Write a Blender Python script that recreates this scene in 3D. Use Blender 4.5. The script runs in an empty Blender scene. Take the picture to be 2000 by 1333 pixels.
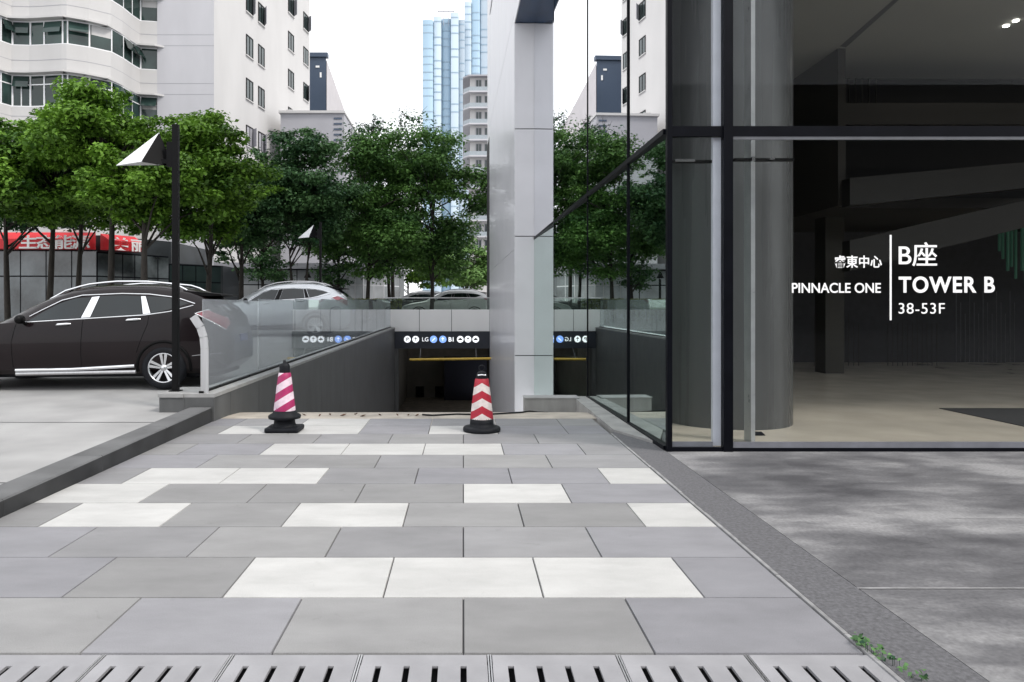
import bpy, bmesh, math, random
import numpy as np
from mathutils import Vector, Matrix

R = math.radians
S = bpy.context.scene
COL = S.collection

# ------------------------------------------------------------------ camera, sky, sun, exposure
FPX, VX, HY, EYE = 1400.0, 905.0, 600.0, 1.58       # focal length in photo pixels, vanishing point, eye height
cam_d = bpy.data.cameras.new('camera'); cam = bpy.data.objects.new('camera', cam_d); COL.objects.link(cam)
cam_d.sensor_width = 36.0; cam_d.lens = 36.0 * FPX / 2000.0
cam_d.shift_x = (1000 - VX) / 2000.0; cam_d.shift_y = (HY - 666.5) / 2000.0
cam_d.clip_start = 0.05; cam_d.clip_end = 3000
cam.location = (0, 0, EYE); cam.rotation_euler = (R(90), 0, 0)
S.camera = cam

SUN_EL, SUN_AZ = R(50), R(122)                        # azimuth clockwise from +Y: from the right
world = bpy.data.worlds.new('World'); S.world = world; world.use_nodes = True
wn, wl = world.node_tree.nodes, world.node_tree.links
wn.clear()
wo = wn.new('ShaderNodeOutputWorld'); bg = wn.new('ShaderNodeBackground')
sky = wn.new('ShaderNodeTexSky'); sky.sky_type = 'NISHITA'; sky.sun_disc = False
sky.sun_elevation = SUN_EL; sky.sun_rotation = SUN_AZ; sky.dust_density = 4.0
wtc = wn.new('ShaderNodeTexCoord'); wnz = wn.new('ShaderNodeTexNoise')
wnz.inputs['Scale'].default_value = 2.2; wnz.inputs['Detail'].default_value = 5
wr = wn.new('ShaderNodeValToRGB')
wr.color_ramp.elements[0].position = 0.3; wr.color_ramp.elements[0].color = (8.6, 8.8, 9.2, 1)
wr.color_ramp.elements[1].position = 0.7; wr.color_ramp.elements[1].color = (10.6, 10.6, 10.6, 1)
wmx = wn.new('ShaderNodeMix'); wmx.data_type = 'RGBA'; wmx.inputs[0].default_value = 0.86
wl.new(wtc.outputs['Generated'], wnz.inputs['Vector']); wl.new(wnz.outputs['Fac'], wr.inputs[0])
wl.new(sky.outputs[0], wmx.inputs[6]); wl.new(wr.outputs[0], wmx.inputs[7])
wl.new(wmx.outputs[2], bg.inputs['Color']); bg.inputs['Strength'].default_value = 0.12
wl.new(bg.outputs[0], wo.inputs[0])
sun_d = bpy.data.lights.new('sun', 'SUN'); sun = bpy.data.objects.new('sun', sun_d); COL.objects.link(sun)
sun_d.energy = 1.6; sun_d.angle = R(11); sun_d.color = (1.0, 0.95, 0.88)
sd = Vector((math.sin(SUN_AZ) * math.cos(SUN_EL), math.cos(SUN_AZ) * math.cos(SUN_EL), math.sin(SUN_EL)))
sun.rotation_euler = sd.to_track_quat('Z', 'Y').to_euler()
sun.location = (30, 0, 60)
S.view_settings.view_transform = 'Standard'; S.view_settings.look = 'None'
S.view_settings.exposure = 0.6; S.view_settings.gamma = 1.0
S.cycles.max_bounces = 10; S.cycles.transparent_max_bounces = 16; S.cycles.glossy_bounces = 5

# ------------------------------------------------------------------ helpers
def at(px, py, Y):
    """photo measurement plus a real distance -> metres"""
    return Vector(((px - VX) / FPX * Y, Y, EYE + (HY - py) / FPX * Y))
def xat(px, Y): return (px - VX) / FPX * Y
def zat(py, Y): return EYE + (HY - py) / FPX * Y

OFF = {}
class MB:
    def __init__(s): s.v, s.f, s.m, s.sm = [], [], [], []
    def add(s, vs, fs, mi=0, smooth=False):
        b = len(s.v); s.v += [tuple(p) for p in vs]
        for f in fs: s.f.append(tuple(b + i for i in f)); s.m.append(mi); s.sm.append(smooth)
        return s
    def box(s, x0, x1, y0, y1, z0, z1, mi=0):
        if x0 > x1: x0, x1 = x1, x0
        if y0 > y1: y0, y1 = y1, y0
        if z0 > z1: z0, z1 = z1, z0
        vs = [(x, y, z) for z in (z0, z1) for y in (y0, y1) for x in (x0, x1)]
        return s.add(vs, [(0,2,3,1),(4,5,7,6),(0,1,5,4),(2,6,7,3),(0,4,6,2),(1,3,7,5)], mi)
    def bbox(s, x0, x1, y0, y1, z0, z1, b=0.01, mi=0):
        """box with chamfered edges"""
        bm = bmesh.new()
        bmesh.ops.create_cube(bm, size=1)
        for v in bm.verts: v.co = Vector(((x0+x1)/2+v.co.x*(x1-x0), (y0+y1)/2+v.co.y*(y1-y0), (z0+z1)/2+v.co.z*(z1-z0)))
        bmesh.ops.bevel(bm, geom=list(bm.edges), offset=b, segments=2, affect='EDGES', profile=0.6)
        bm.verts.index_update()
        s.add([v.co[:] for v in bm.verts], [[v.index for v in f.verts] for f in bm.faces], mi)
        bm.free(); return s
    def quad(s, a, b, c, d, mi=0): return s.add([a, b, c, d], [(0,1,2,3)], mi)
    def obox(s, a, b, t, z0, z1, mi=0):
        """upright slab on plan segment a->b, thickness t to the left of a->b"""
        a, b = Vector(a[:2]), Vector(b[:2]); d = (b - a).normalized(); n = Vector((-d.y, d.x)) * t
        p = [a, b, b + n, a + n]
        vs = [(q.x, q.y, z0) for q in p] + [(q.x, q.y, z1) for q in p]
        return s.add(vs, [(0,3,2,1),(4,5,6,7),(0,1,5,4),(1,2,6,5),(2,3,7,6),(3,0,4,7)], mi)
    def prism(s, poly, z0, z1, mi=0):
        n = len(poly)
        vs = [(p[0], p[1], z0) for p in poly] + [(p[0], p[1], z1) for p in poly]
        fs = [tuple(reversed(range(n))), tuple(range(n, 2*n))] + [(i, (i+1) % n, n+(i+1) % n, n+i) for i in range(n)]
        return s.add(vs, fs, mi)
    def prism_xz(s, poly, y0, y1, mi=0):
        n = len(poly)
        vs = [(p[0], y0, p[1]) for p in poly] + [(p[0], y1, p[1]) for p in poly]
        fs = [tuple(range(n)), tuple(reversed(range(n, 2*n)))] + [((i+1) % n, i, n+i, n+(i+1) % n) for i in range(n)]
        return s.add(vs, fs, mi)
    def prism_yz(s, poly, x0, x1, mi=0):
        n = len(poly)
        vs = [(x0, p[0], p[1]) for p in poly] + [(x1, p[0], p[1]) for p in poly]
        fs = [tuple(reversed(range(n))), tuple(range(n, 2*n))] + [(i, (i+1) % n, n+(i+1) % n, n+i) for i in range(n)]
        return s.add(vs, fs, mi)
    def tube(s, pts, rad, seg=8, mi=0, cap=True):
        pts = [Vector(p) for p in pts]
        if not hasattr(rad, '__len__'): rad = [rad] * len(pts)
        vs, fs = [], []
        for i, p in enumerate(pts):
            d = (pts[min(i+1, len(pts)-1)] - pts[max(i-1, 0)]).normalized()
            a = d.cross(Vector((0, 0, 1)))
            if a.length < 1e-3: a = Vector((1, 0, 0))
            a.normalize(); b = d.cross(a)
            for k in range(seg):
                t = 2*math.pi*k/seg
                vs.append(p + (a*math.cos(t) + b*math.sin(t)) * rad[i])
        for i in range(len(pts)-1):
            for k in range(seg):
                fs.append((i*seg+k, i*seg+(k+1) % seg, (i+1)*seg+(k+1) % seg, (i+1)*seg+k))
        s.add(vs, fs, mi, True)
        if cap: s.add(vs[:seg], [tuple(reversed(range(seg)))], mi); s.add(vs[-seg:], [tuple(range(seg))], mi)
        return s
    def lathe(s, prof, cx=0, cy=0, cz=0, seg=32, mi=0, axis='z', smooth=True):
        vs, fs = [], []
        for r, h in prof:
            for k in range(seg):
                t = 2*math.pi*k/seg; u, w = r*math.cos(t), r*math.sin(t)
                vs.append((cx+u, cy+w, cz+h) if axis == 'z' else (cx+u, cy+h, cz+w))
        n = len(prof)
        for i in range(n-1):
            for k in range(seg):
                q = (i*seg+k, i*seg+(k+1) % seg, (i+1)*seg+(k+1) % seg, (i+1)*seg+k)
                fs.append(q if axis == 'z' else tuple(reversed(q)))
        s.add(vs, fs, mi, smooth)
        return s
    def build(s, name, mat, parent=None, local=False, auto=None):
        me = bpy.data.meshes.new(name)
        off = Vector((0, 0, 0)) if (local or parent is None) else OFF.get(parent.name, Vector((0, 0, 0)))
        me.from_pydata([tuple(Vector(p) - off) for p in s.v], [], s.f)
        mats = mat if isinstance(mat, (list, tuple)) else [mat]
        for m in mats: me.materials.append(m)
        me.polygons.foreach_set('material_index', s.m)
        me.polygons.foreach_set('use_smooth', s.sm)
        me.update()
        o = bpy.data.objects.new(name, me); COL.objects.link(o)
        if parent: o.parent = parent
        OFF[o.name] = off
        return o

def tag(o, label=None, cat=None, group=None, kind=None):
    if label: o['label'] = label
    if cat: o['category'] = cat
    if group: o['group'] = group
    if kind: o['kind'] = kind
    return o
def thing(name, loc, label, cat, group=None, rz=0):
    o = bpy.data.objects.new(name, None); o.empty_display_size = 0.2; COL.objects.link(o)
    o.location = loc; o.rotation_euler = (0, 0, rz); OFF[o.name] = Vector(loc)
    return tag(o, label, cat, group)
def copy_tree(o, parent=None):
    c = o.copy(); COL.objects.link(c); OFF[c.name] = OFF.get(o.name, Vector((0, 0, 0)))
    if parent: c.parent = parent
    for ch in list(o.children): copy_tree(ch, c)
    return c
def set_origin(o, p):
    """move a one-mesh thing's origin to p without moving the mesh"""
    p = Vector(p); o.data.transform(Matrix.Translation(-p)); o.location = p; return o

# ------------------------------------------------------------------ materials
def mat(name, col, rough=0.6, var=0.12, scale=6.0, metal=0.0, bump=0.0, bscale=None, spec=0.5, coat=0.0, stretch=(1,1,1), detail=6, rvar=0.08, col2=None):
    m = bpy.data.materials.new(name); m.use_nodes = True
    n, l = m.node_tree.nodes, m.node_tree.links
    p = n['Principled BSDF']
    p.inputs['Metallic'].default_value = metal; p.inputs['Specular IOR Level'].default_value = spec
    p.inputs['Coat Weight'].default_value = coat; p.inputs['Coat Roughness'].default_value = 0.04
    tc = n.new('ShaderNodeTexCoord'); mp = n.new('ShaderNodeMapping'); mp.inputs['Scale'].default_value = stretch
    nz = n.new('ShaderNodeTexNoise'); nz.inputs['Scale'].default_value = scale; nz.inputs['Detail'].default_value = detail
    l.new(tc.outputs['Object'], mp.inputs[0]); l.new(mp.outputs[0], nz.inputs['Vector'])
    cr = n.new('ShaderNodeValToRGB')
    a = [c*(1-var) for c in col]; b = [min(1, c*(1+var)) for c in (col2 or col)]
    cr.color_ramp.elements[0].position = 0.3; cr.color_ramp.elements[0].color = (*a, 1)
    cr.color_ramp.elements[1].position = 0.7; cr.color_ramp.elements[1].color = (*b, 1)
    l.new(nz.outputs['Fac'], cr.inputs[0]); l.new(cr.outputs[0], p.inputs['Base Color'])
    mr = n.new('ShaderNodeMapRange'); mr.inputs['To Min'].default_value = max(0, rough-rvar); mr.inputs['To Max'].default_value = min(1, rough+rvar)
    l.new(nz.outputs['Fac'], mr.inputs[0]); l.new(mr.outputs[0], p.inputs['Roughness'])
    if bump:
        nb = n.new('ShaderNodeTexNoise'); nb.inputs['Scale'].default_value = bscale or scale*8; nb.inputs['Detail'].default_value = 4
        l.new(mp.outputs[0], nb.inputs['Vector'])
        bp = n.new('ShaderNodeBump'); bp.inputs['Strength'].default_value = bump; bp.inputs['Distance'].default_value = 0.01
        l.new(nb.outputs['Fac'], bp.inputs['Height']); l.new(bp.outputs[0], p.inputs['Normal'])
    return m
def glass(name, tint, base_fac, ior=1.45, rough=0.0, gcol=(0.95, 0.97, 1.0), wave=0.0, smear=0.0):
    """thin pane: see-through mixed with a mirror by Fresnel, plus an always-on coating share"""
    m = bpy.data.materials.new(name); m.use_nodes = True
    n, l = m.node_tree.nodes, m.node_tree.links; n.clear()
    out = n.new('ShaderNodeOutputMaterial'); mix = n.new('ShaderNodeMixShader')
    tr = n.new('ShaderNodeBsdfTransparent'); tr.inputs[0].default_value = (*tint, 1)
    gl = n.new('ShaderNodeBsdfGlossy'); gl.inputs['Color'].default_value = (*gcol, 1); gl.inputs['Roughness'].default_value = rough
    fr = n.new('ShaderNodeFresnel'); fr.inputs['IOR'].default_value = ior
    mr = n.new('ShaderNodeMapRange'); mr.inputs['To Min'].default_value = base_fac; mr.inputs['To Max'].default_value = 1.0
    ge = n.new('ShaderNodeNewGeometry')     # the pane is thin: take the same Fresnel from both sides
    vm = n.new('ShaderNodeVectorMath'); vm.operation = 'DOT_PRODUCT'
    l.new(ge.outputs['Incoming'], vm.inputs[0]); l.new(ge.outputs['Normal'], vm.inputs[1])
    ab = n.new('ShaderNodeMath'); ab.operation = 'ABSOLUTE'; l.new(vm.outputs['Value'], ab.inputs[0])
    om = n.new('ShaderNodeMath'); om.operation = 'SUBTRACT'; om.inputs[0].default_value = 1; l.new(ab.outputs[0], om.inputs[1])
    pw = n.new('ShaderNodeMath'); pw.operation = 'POWER'; pw.inputs[1].default_value = 4.0; l.new(om.outputs[0], pw.inputs[0])
    f0 = ((ior-1)/(ior+1))**2 * 2
    n.remove(fr)
    ml = n.new('ShaderNodeMath'); ml.operation = 'MULTIPLY_ADD'; ml.inputs[1].default_value = 1-f0; ml.inputs[2].default_value = f0
    l.new(pw.outputs[0], ml.inputs[0]); l.new(ml.outputs[0], mr.inputs[0])
    l.new(mr.outputs[0], mix.inputs[0]); l.new(tr.outputs[0], mix.inputs[1]); l.new(gl.outputs[0], mix.inputs[2])
    last = mix
    if wave:
        tc = n.new('ShaderNodeTexCoord'); nz = n.new('ShaderNodeTexNoise'); nz.inputs['Scale'].default_value = 0.5
        bp = n.new('ShaderNodeBump'); bp.inputs['Strength'].default_value = wave; bp.inputs['Distance'].default_value = 0.02
        l.new(tc.outputs['Object'], nz.inputs['Vector']); l.new(nz.outputs['Fac'], bp.inputs['Height']); l.new(bp.outputs[0], gl.inputs['Normal'])
    if smear:
        df = n.new('ShaderNodeBsdfDiffuse'); df.inputs[0].default_value = (0.6, 0.62, 0.65, 1)
        m2 = n.new('ShaderNodeMixShader'); m2.inputs[0].default_value = smear
        l.new(mix.outputs[0], m2.inputs[1]); l.new(df.outputs[0], m2.inputs[2]); last = m2
    l.new(last.outputs[0], out.inputs[0])
    return m
def emit(name, col, st):
    m = bpy.data.materials.new(name); m.use_nodes = True; p = m.node_tree.nodes['Principled BSDF']
    p.inputs['Base Color'].default_value = (*col, 1); p.inputs['Emission Color'].default_value = (*col, 1)
    p.inputs['Emission Strength'].default_value = st; return m

M = {}
M['joint'] = mat('joint_grout', (0.06, 0.06, 0.065), 0.9)
M['granite'] = mat('dark_granite', (0.085, 0.088, 0.09), 0.55, 0.25, 3, bump=0.15, bscale=60, stretch=(1, 1, .4))
M['granite_top'] = mat('pale_granite_coping', (0.30, 0.30, 0.30), 0.6, 0.15, 5, bump=0.1)
M['kerb'] = mat('kerb_granite', (0.105, 0.107, 0.11), 0.6, 0.25, 3, bump=0.15, bscale=80)
M['concrete'] = mat('concrete', (0.30, 0.30, 0.30), 0.8, 0.16, 1.1, bump=0.2, bscale=90, detail=12)
M['ramp'] = mat('ramp_screed', (0.40, 0.36, 0.31), 0.8, 0.25, 3, bump=0.2)
M['rough_strip'] = mat('rough_granite_strip', (0.10, 0.10, 0.108), 0.85, 0.3, 45, bump=0.5, bscale=160, detail=9)
M['black_metal'] = mat('black_metal', (0.003, 0.003, 0.0035), 0.5, 0.2, 8, spec=0.15)
M['navy_metal'] = mat('near_black_mullion', (0.003, 0.0035, 0.006), 0.4, 0.2, 4, spec=0.1)
M['white_metal'] = mat('white_painted_metal', (0.74, 0.75, 0.77), 0.4, 0.06, 4)
M['steel'] = mat('brushed_steel', (0.55, 0.55, 0.56), 0.35, 0.1, 20, metal=0.85, stretch=(1, 1, .05))
M['chrome'] = mat('chrome', (0.85, 0.86, 0.88), 0.12, 0.05, 4, metal=1.0, rvar=0.04)
M['panel'] = mat('grey_cladding_panel', (0.62, 0.62, 0.65), 0.35, 0.04, 1.2, metal=0.0, rvar=0.05)
M['panel_gloss'] = mat('glossy_cladding_panel', (0.60, 0.60, 0.64), 0.38, 0.05, 1, metal=0.0, coat=0.12, rvar=0.05)
M['soffit'] = mat('blue_soffit', (0.02, 0.05, 0.11), 0.3, 0.2, 2)
M['rubber'] = mat('black_rubber', (0.008, 0.009, 0.012), 0.6, 0.3, 20, bump=0.2, spec=0.2)
M['trunk'] = mat('bark', (0.035, 0.03, 0.025), 0.9, 0.4, 12, bump=0.8, stretch=(1, 1, .3))
M['white_wall'] = mat('white_render_wall', (0.50, 0.495, 0.495), 0.8, 0.05, 0.5, bump=0.08, stretch=(1, 1, .35))
M['pale_wall'] = mat('pale_tiled_wall', (0.48, 0.48, 0.51), 0.7, 0.06, 0.6, stretch=(1, 1, .3))
M['grey_wall'] = mat('grey_wall', (0.34, 0.34, 0.37), 0.7, 0.06, 0.5)
M['pink_wall'] = mat('pinkish_wall', (0.46, 0.44, 0.455), 0.75, 0.06, 0.5)
M['blue_wall'] = mat('slate_blue_cladding', (0.055, 0.078, 0.12), 0.4, 0.08, 0.3)
M['dark_pane'] = mat('dark_window_pane', (0.03, 0.045, 0.045), 0.08, 0.4, 0.35, spec=0.6, rvar=0.03)
M['sky_pane'] = mat('shop_window_pane', (0.12, 0.14, 0.15), 0.1, 0.85, 0.5, spec=0.8, rvar=0.04)  # light and dark patches in the colour imitate reflections
M['red'] = mat('red_awning', (0.55, 0.012, 0.02), 0.55, 0.12, 2)
M['white_letter'] = mat('white_lettering', (0.85, 0.85, 0.85), 0.5, 0.03, 4)

def tri_noise_paving():
    m = bpy.data.materials.new('paving_stone'); m.use_nodes = True
    n, l = m.node_tree.nodes, m.node_tree.links; p = n['Principled BSDF']
    at_ = n.new('ShaderNodeAttribute'); at_.attribute_name = 'stone'
    tc = n.new('ShaderNodeTexCoord')
    nz = n.new('ShaderNodeTexNoise'); nz.inputs['Scale'].default_value = 1.6; nz.inputs['Detail'].default_value = 7; nz.inputs['Roughness'].default_value = 0.65
    mp = n.new('ShaderNodeMapping'); mp.inputs['Scale'].default_value = (1, 2.2, 1)
    l.new(tc.outputs['Object'], mp.inputs[0]); l.new(mp.outputs[0], nz.inputs['Vector'])
    r = n.new('ShaderNodeMapRange'); r.inputs['From Min'].default_value = 0.25; r.inputs['From Max'].default_value = 0.75; r.inputs['To Min'].default_value = 0.82; r.inputs['To Max'].default_value = 1.13
    l.new(nz.outputs['Fac'], r.inputs[0])
    n2 = n.new('ShaderNodeTexNoise'); n2.inputs['Scale'].default_value = 220; n2.inputs['Detail'].default_value = 2
    l.new(tc.outputs['Object'], n2.inputs['Vector'])
    r2 = n.new('ShaderNodeMapRange'); r2.inputs['From Min'].default_value = 0.3; r2.inputs['From Max'].default_value = 0.7; r2.inputs['To Min'].default_value = 0.84; r2.inputs['To Max'].default_value = 1.14
    l.new(n2.outputs['Fac'], r2.inputs[0])
    mu = n.new('ShaderNodeMath'); mu.operation = 'MULTIPLY'; l.new(r.outputs[0], mu.inputs[0]); l.new(r2.outputs[0], mu.inputs[1])
    n3 = n.new('ShaderNodeTexNoise'); n3.inputs['Scale'].default_value = 5.5; n3.inputs['Detail'].default_value = 8; n3.inputs['Roughness'].default_value = .7; n3.inputs['Distortion'].default_value = .8
    l.new(tc.outputs['Object'], n3.inputs['Vector'])
    r3 = n.new('ShaderNodeMapRange'); r3.inputs['From Min'].default_value = .62; r3.inputs['From Max'].default_value = .75; r3.inputs['To Min'].default_value = 1; r3.inputs['To Max'].default_value = .80
    l.new(n3.outputs['Fac'], r3.inputs[0])
    m3 = n.new('ShaderNodeMath'); m3.operation = 'MULTIPLY'; l.new(mu.outputs[0], m3.inputs[0]); l.new(r3.outputs[0], m3.inputs[1]); mu = m3
    vm = n.new('ShaderNodeVectorMath'); vm.operation = 'SCALE'; l.new(at_.outputs['Color'], vm.inputs[0]); l.new(mu.outputs[0], vm.inputs['Scale'])
    l.new(vm.outputs[0], p.inputs['Base Color'])
    p.inputs['Roughness'].default_value = 0.62; p.inputs['Specular IOR Level'].default_value = 0.35
    bp = n.new('ShaderNodeBump'); bp.inputs['Strength'].default_value = 0.12; bp.inputs['Distance'].default_value = 0.003
    l.new(n2.outputs['Fac'], bp.inputs['Height']); l.new(bp.outputs[0], p.inputs['Normal'])
    return m
M['paving'] = tri_noise_paving()

def worn_pavement():
    m = bpy.data.materials.new('worn_grey_pavement'); m.use_nodes = True
    n, l = m.node_tree.nodes, m.node_tree.links; p = n['Principled BSDF']
    tc = n.new('ShaderNodeTexCoord')
    def noise(sc, det, st=(1,1,1)):
        mp = n.new('ShaderNodeMapping'); mp.inputs['Scale'].default_value = st; mp.inputs['Location'].default_value = (3.1, 1.7, 0)
        z = n.new('ShaderNodeTexNoise'); z.inputs['Scale'].default_value = sc; z.inputs['Detail'].default_value = det
        z.inputs['Distortion'].default_value = 0.15; z.inputs['Roughness'].default_value = 0.58
        l.new(tc.outputs['Object'], mp.inputs[0]); l.new(mp.outputs[0], z.inputs['Vector']); return z
    a = noise(0.8, 9, (0.75, 1.0, 1))
    a2 = noise(2.6, 10, (0.6, 1.5, 1)); am = n.new('ShaderNodeMix'); am.inputs[0].default_value = .38
    l.new(a.outputs['Fac'], am.inputs[2]); l.new(a2.outputs['Fac'], am.inputs[3])
    cr = n.new('ShaderNodeValToRGB'); e = cr.color_ramp.elements
    e[0].position = 0.40; e[0].color = (0.075, 0.075, 0.081, 1); e[1].position = 0.60; e[1].color = (0.24, 0.24, 0.245, 1)
    k = e.new(0.5); k.color = (0.125, 0.125, 0.132, 1)
    l.new(am.outputs[0], cr.inputs[0])
    b = noise(38, 9); r = n.new('ShaderNodeMapRange'); r.inputs['From Min'].default_value = .3; r.inputs['From Max'].default_value = .7; r.inputs['To Min'].default_value = 0.78; r.inputs['To Max'].default_value = 1.2
    l.new(b.outputs['Fac'], r.inputs[0])
    vm = n.new('ShaderNodeVectorMath'); vm.operation = 'SCALE'; l.new(cr.outputs[0], vm.inputs[0]); l.new(r.outputs[0], vm.inputs['Scale'])
    l.new(vm.outputs[0], p.inputs['Base Color'])
    rr = n.new('ShaderNodeMapRange'); rr.inputs['From Min'].default_value = .35; rr.inputs['From Max'].default_value = .65; rr.inputs['To Min'].default_value = 0.38; rr.inputs['To Max'].default_value = 0.8
    l.new(a.outputs['Fac'], rr.inputs[0]); l.new(rr.outputs[0], p.inputs['Roughness'])
    bp = n.new('ShaderNodeBump'); bp.inputs['Strength'].default_value = 0.2; bp.inputs['Distance'].default_value = 0.004
    l.new(b.outputs['Fac'], bp.inputs['Height']); l.new(bp.outputs[0], p.inputs['Normal'])
    return m
M['worn'] = worn_pavement()

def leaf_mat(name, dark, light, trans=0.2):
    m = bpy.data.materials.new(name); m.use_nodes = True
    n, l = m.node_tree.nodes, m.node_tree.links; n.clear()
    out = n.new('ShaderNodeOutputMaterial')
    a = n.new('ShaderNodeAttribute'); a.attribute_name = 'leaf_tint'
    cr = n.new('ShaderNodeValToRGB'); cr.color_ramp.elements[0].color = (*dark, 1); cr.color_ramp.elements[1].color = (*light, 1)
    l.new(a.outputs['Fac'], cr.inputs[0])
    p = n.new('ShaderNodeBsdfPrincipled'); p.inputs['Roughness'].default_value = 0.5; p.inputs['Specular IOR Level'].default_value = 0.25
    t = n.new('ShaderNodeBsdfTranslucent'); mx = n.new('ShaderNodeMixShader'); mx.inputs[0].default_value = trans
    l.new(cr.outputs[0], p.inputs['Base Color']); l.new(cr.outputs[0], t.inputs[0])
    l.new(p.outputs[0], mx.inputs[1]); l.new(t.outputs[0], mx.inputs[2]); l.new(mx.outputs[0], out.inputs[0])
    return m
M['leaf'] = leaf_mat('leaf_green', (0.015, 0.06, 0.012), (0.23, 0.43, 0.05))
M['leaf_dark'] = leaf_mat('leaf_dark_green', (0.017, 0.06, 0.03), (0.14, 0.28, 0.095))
M['leaf_mid'] = leaf_mat('leaf_mid_green', (0.016, 0.06, 0.022), (0.18, 0.36, 0.08))
M['leaf_bright'] = leaf_mat('leaf_bright_green', (0.06, 0.14, 0.03), (0.2, 0.34, 0.10))
M['leaf_olive'] = leaf_mat('leaf_olive', (0.09, 0.11, 0.03), (0.26, 0.29, 0.09))

# fonts: the built-in one (it falls back to the bundled CJK face)
def text_mesh(name, txt, size, m, parent, loc, rot=(R(90), 0, 0), ext=0.002, align='LEFT', xs=1.0, bold=0.0, sp=1.0):
    c = bpy.data.curves.new(name, 'FONT'); c.body = txt; c.size = size; c.extrude = ext; c.align_x = align; c.offset = bold; c.space_character = sp
    t = bpy.data.objects.new(name + '_src', c); COL.objects.link(t)
    bpy.context.view_layer.update()
    me = bpy.data.meshes.new_from_object(t.evaluated_get(bpy.context.evaluated_depsgraph_get()))
    bpy.data.objects.remove(t); bpy.data.curves.remove(c)
    me.name = name; me.materials.clear(); me.materials.append(m)
    me.transform(Matrix.Diagonal((xs, 1, 1, 1)))
    o = bpy.data.objects.new(name, me); COL.objects.link(o)
    o.parent = parent
    off = OFF.get(parent.name, Vector((0, 0, 0)))
    o.location = Vector(loc) - off; o.rotation_euler = rot
    OFF[o.name] = off
    return o

# ------------------------------------------------------------------ terrain functions
def lerp_tab(t, x):
    if x <= t[0][0]: return t[0][1]
    for (a, b), (c, d) in zip(t, t[1:]):
        if x <= c: return b + (d-b)*(x-a)/(c-a)
    return t[-1][1]
def road_z(Y): return lerp_tab([(4, .05), (8, .08), (9.5, .11), (12, .19), (17, .38), (23, .60), (33, .74), (60, .9), (200, 1.2)], Y)
def wall_x(Y): return -3.45 + (Y - 9.7) * 0.0126                     # ramp side of the left wall
def face_x(Y): return 2.24 - 0.0179 * (Y - 7.84)                     # glass side of the tower
def ramp_z(Y): return lerp_tab([(9.0, 0), (10.2, -.004), (10.6, -.012), (11.2, -.055), (12, -.2), (13, -.42), (16, -1.06), (28, -3.5), (31, -4.0), (33, -4.1), (60, -4.1)], Y)

# ------------------------------------------------------------------ ground: road, pavement, paving, ramp
def grid_sheet(xs_fn, ys, zfn, nx):
    mb = MB(); vs, fs = [], []
    for Y in ys:
        x0, x1 = xs_fn(Y)
        for i in range(nx+1):
            x = x0 + (x1-x0)*i/nx; vs.append((x, Y, zfn(x, Y)))
    for j in range(len(ys)-1):
        for i in range(nx):
            a = j*(nx+1)+i; fs.append((a, a+1, a+nx+2, a+nx+1))
    return mb.add(vs, fs)
ys = [-60, -20, -5, 0, 4, 6, 8, 9.5, 11, 12, 14, 17, 20, 23, 28, 33.4]
o = grid_sheet(lambda Y: (-160, -3.6 if Y < 9.9 else wall_x(Y) - .2), ys, lambda x, Y: road_z(Y), 8).build('road', M['concrete']); tag(o, kind='structure')
o = grid_sheet(lambda Y: (-400, 400), [33.4, 60, 100, 200, 900], lambda x, Y: road_z(Y), 8).build('ground', M['concrete']); tag(o, kind='structure')
mb = MB()                                     # expansion joints cut across the road
for Y in (6.15, 9.15, 15.4, 19): mb.quad((-40, Y, road_z(Y)+.004), (-3.8, Y, road_z(Y)+.004), (-3.8, Y+.02, road_z(Y+.02)+.004), (-40, Y+.02, road_z(Y+.02)+.004))
o = mb.build('road_joint', M['joint']); tag(o, kind='structure')

o = MB().box(-3.6, 1.95, -30, 2.72, -.3, -.012).box(-3.6, 1.95, 3.268, 9.0, -.3, -.012).build('paving_bed', M['joint']); tag(o, kind='structure')
rng = random.Random(5)
ROWY = [3.27, 3.885, 4.505, 5.115, 5.735, 6.385, 7.03, 7.68, 8.29, 8.70 + .02, 9.02]
ROWY = [3.27 + .6275*k for k in range(10)]
whites = {1: [(-1.31, 1.32)], 3: [(-3.07, -2.2), (-1.31, -.44), (1.31, 1.83)], 4: [(-3.5, -2.63), (0, .87)], 5: [(-3.07, -1.31), (1.31, 1.83)],
          7: [(-2.19, .44)], 8: [], 9: [(-3.07, -1.31), (-.44, .44)], 10: [(-2.2, -1.31)]}
XL, XR = -3.47, 1.83
tiles = MB(); cols = []
k = 0
def tile(x0, x1, y0, y1, c):
    g = 0.0028; x0 += g; x1 -= g; y0 += g; y1 -= g; b = 0.003
    zs = lambda Y: ramp_z(Y)
    vs = [(x0, y0, zs(y0)-.012), (x1, y0, zs(y0)-.012), (x1, y1, zs(y1)-.012), (x0, y1, zs(y1)-.012),
          (x0+b, y0+b, zs(y0)), (x1-b, y0+b, zs(y0)), (x1-b, y1-b, zs(y1)), (x0+b, y1-b, zs(y1))]
    tiles.add(vs, [(4,5,6,7),(0,1,5,4),(1,2,6,5),(2,3,7,6),(3,0,4,7)])
    cols.extend([c]*5)
rows = [(3.27 + .6275*i, 3.27 + .6275*(i+1), i) for i in range(0, 11)]
rows = [(-30 + .655*i, -30+.655*(i+1), 99) for i in range(50)] + rows
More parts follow.
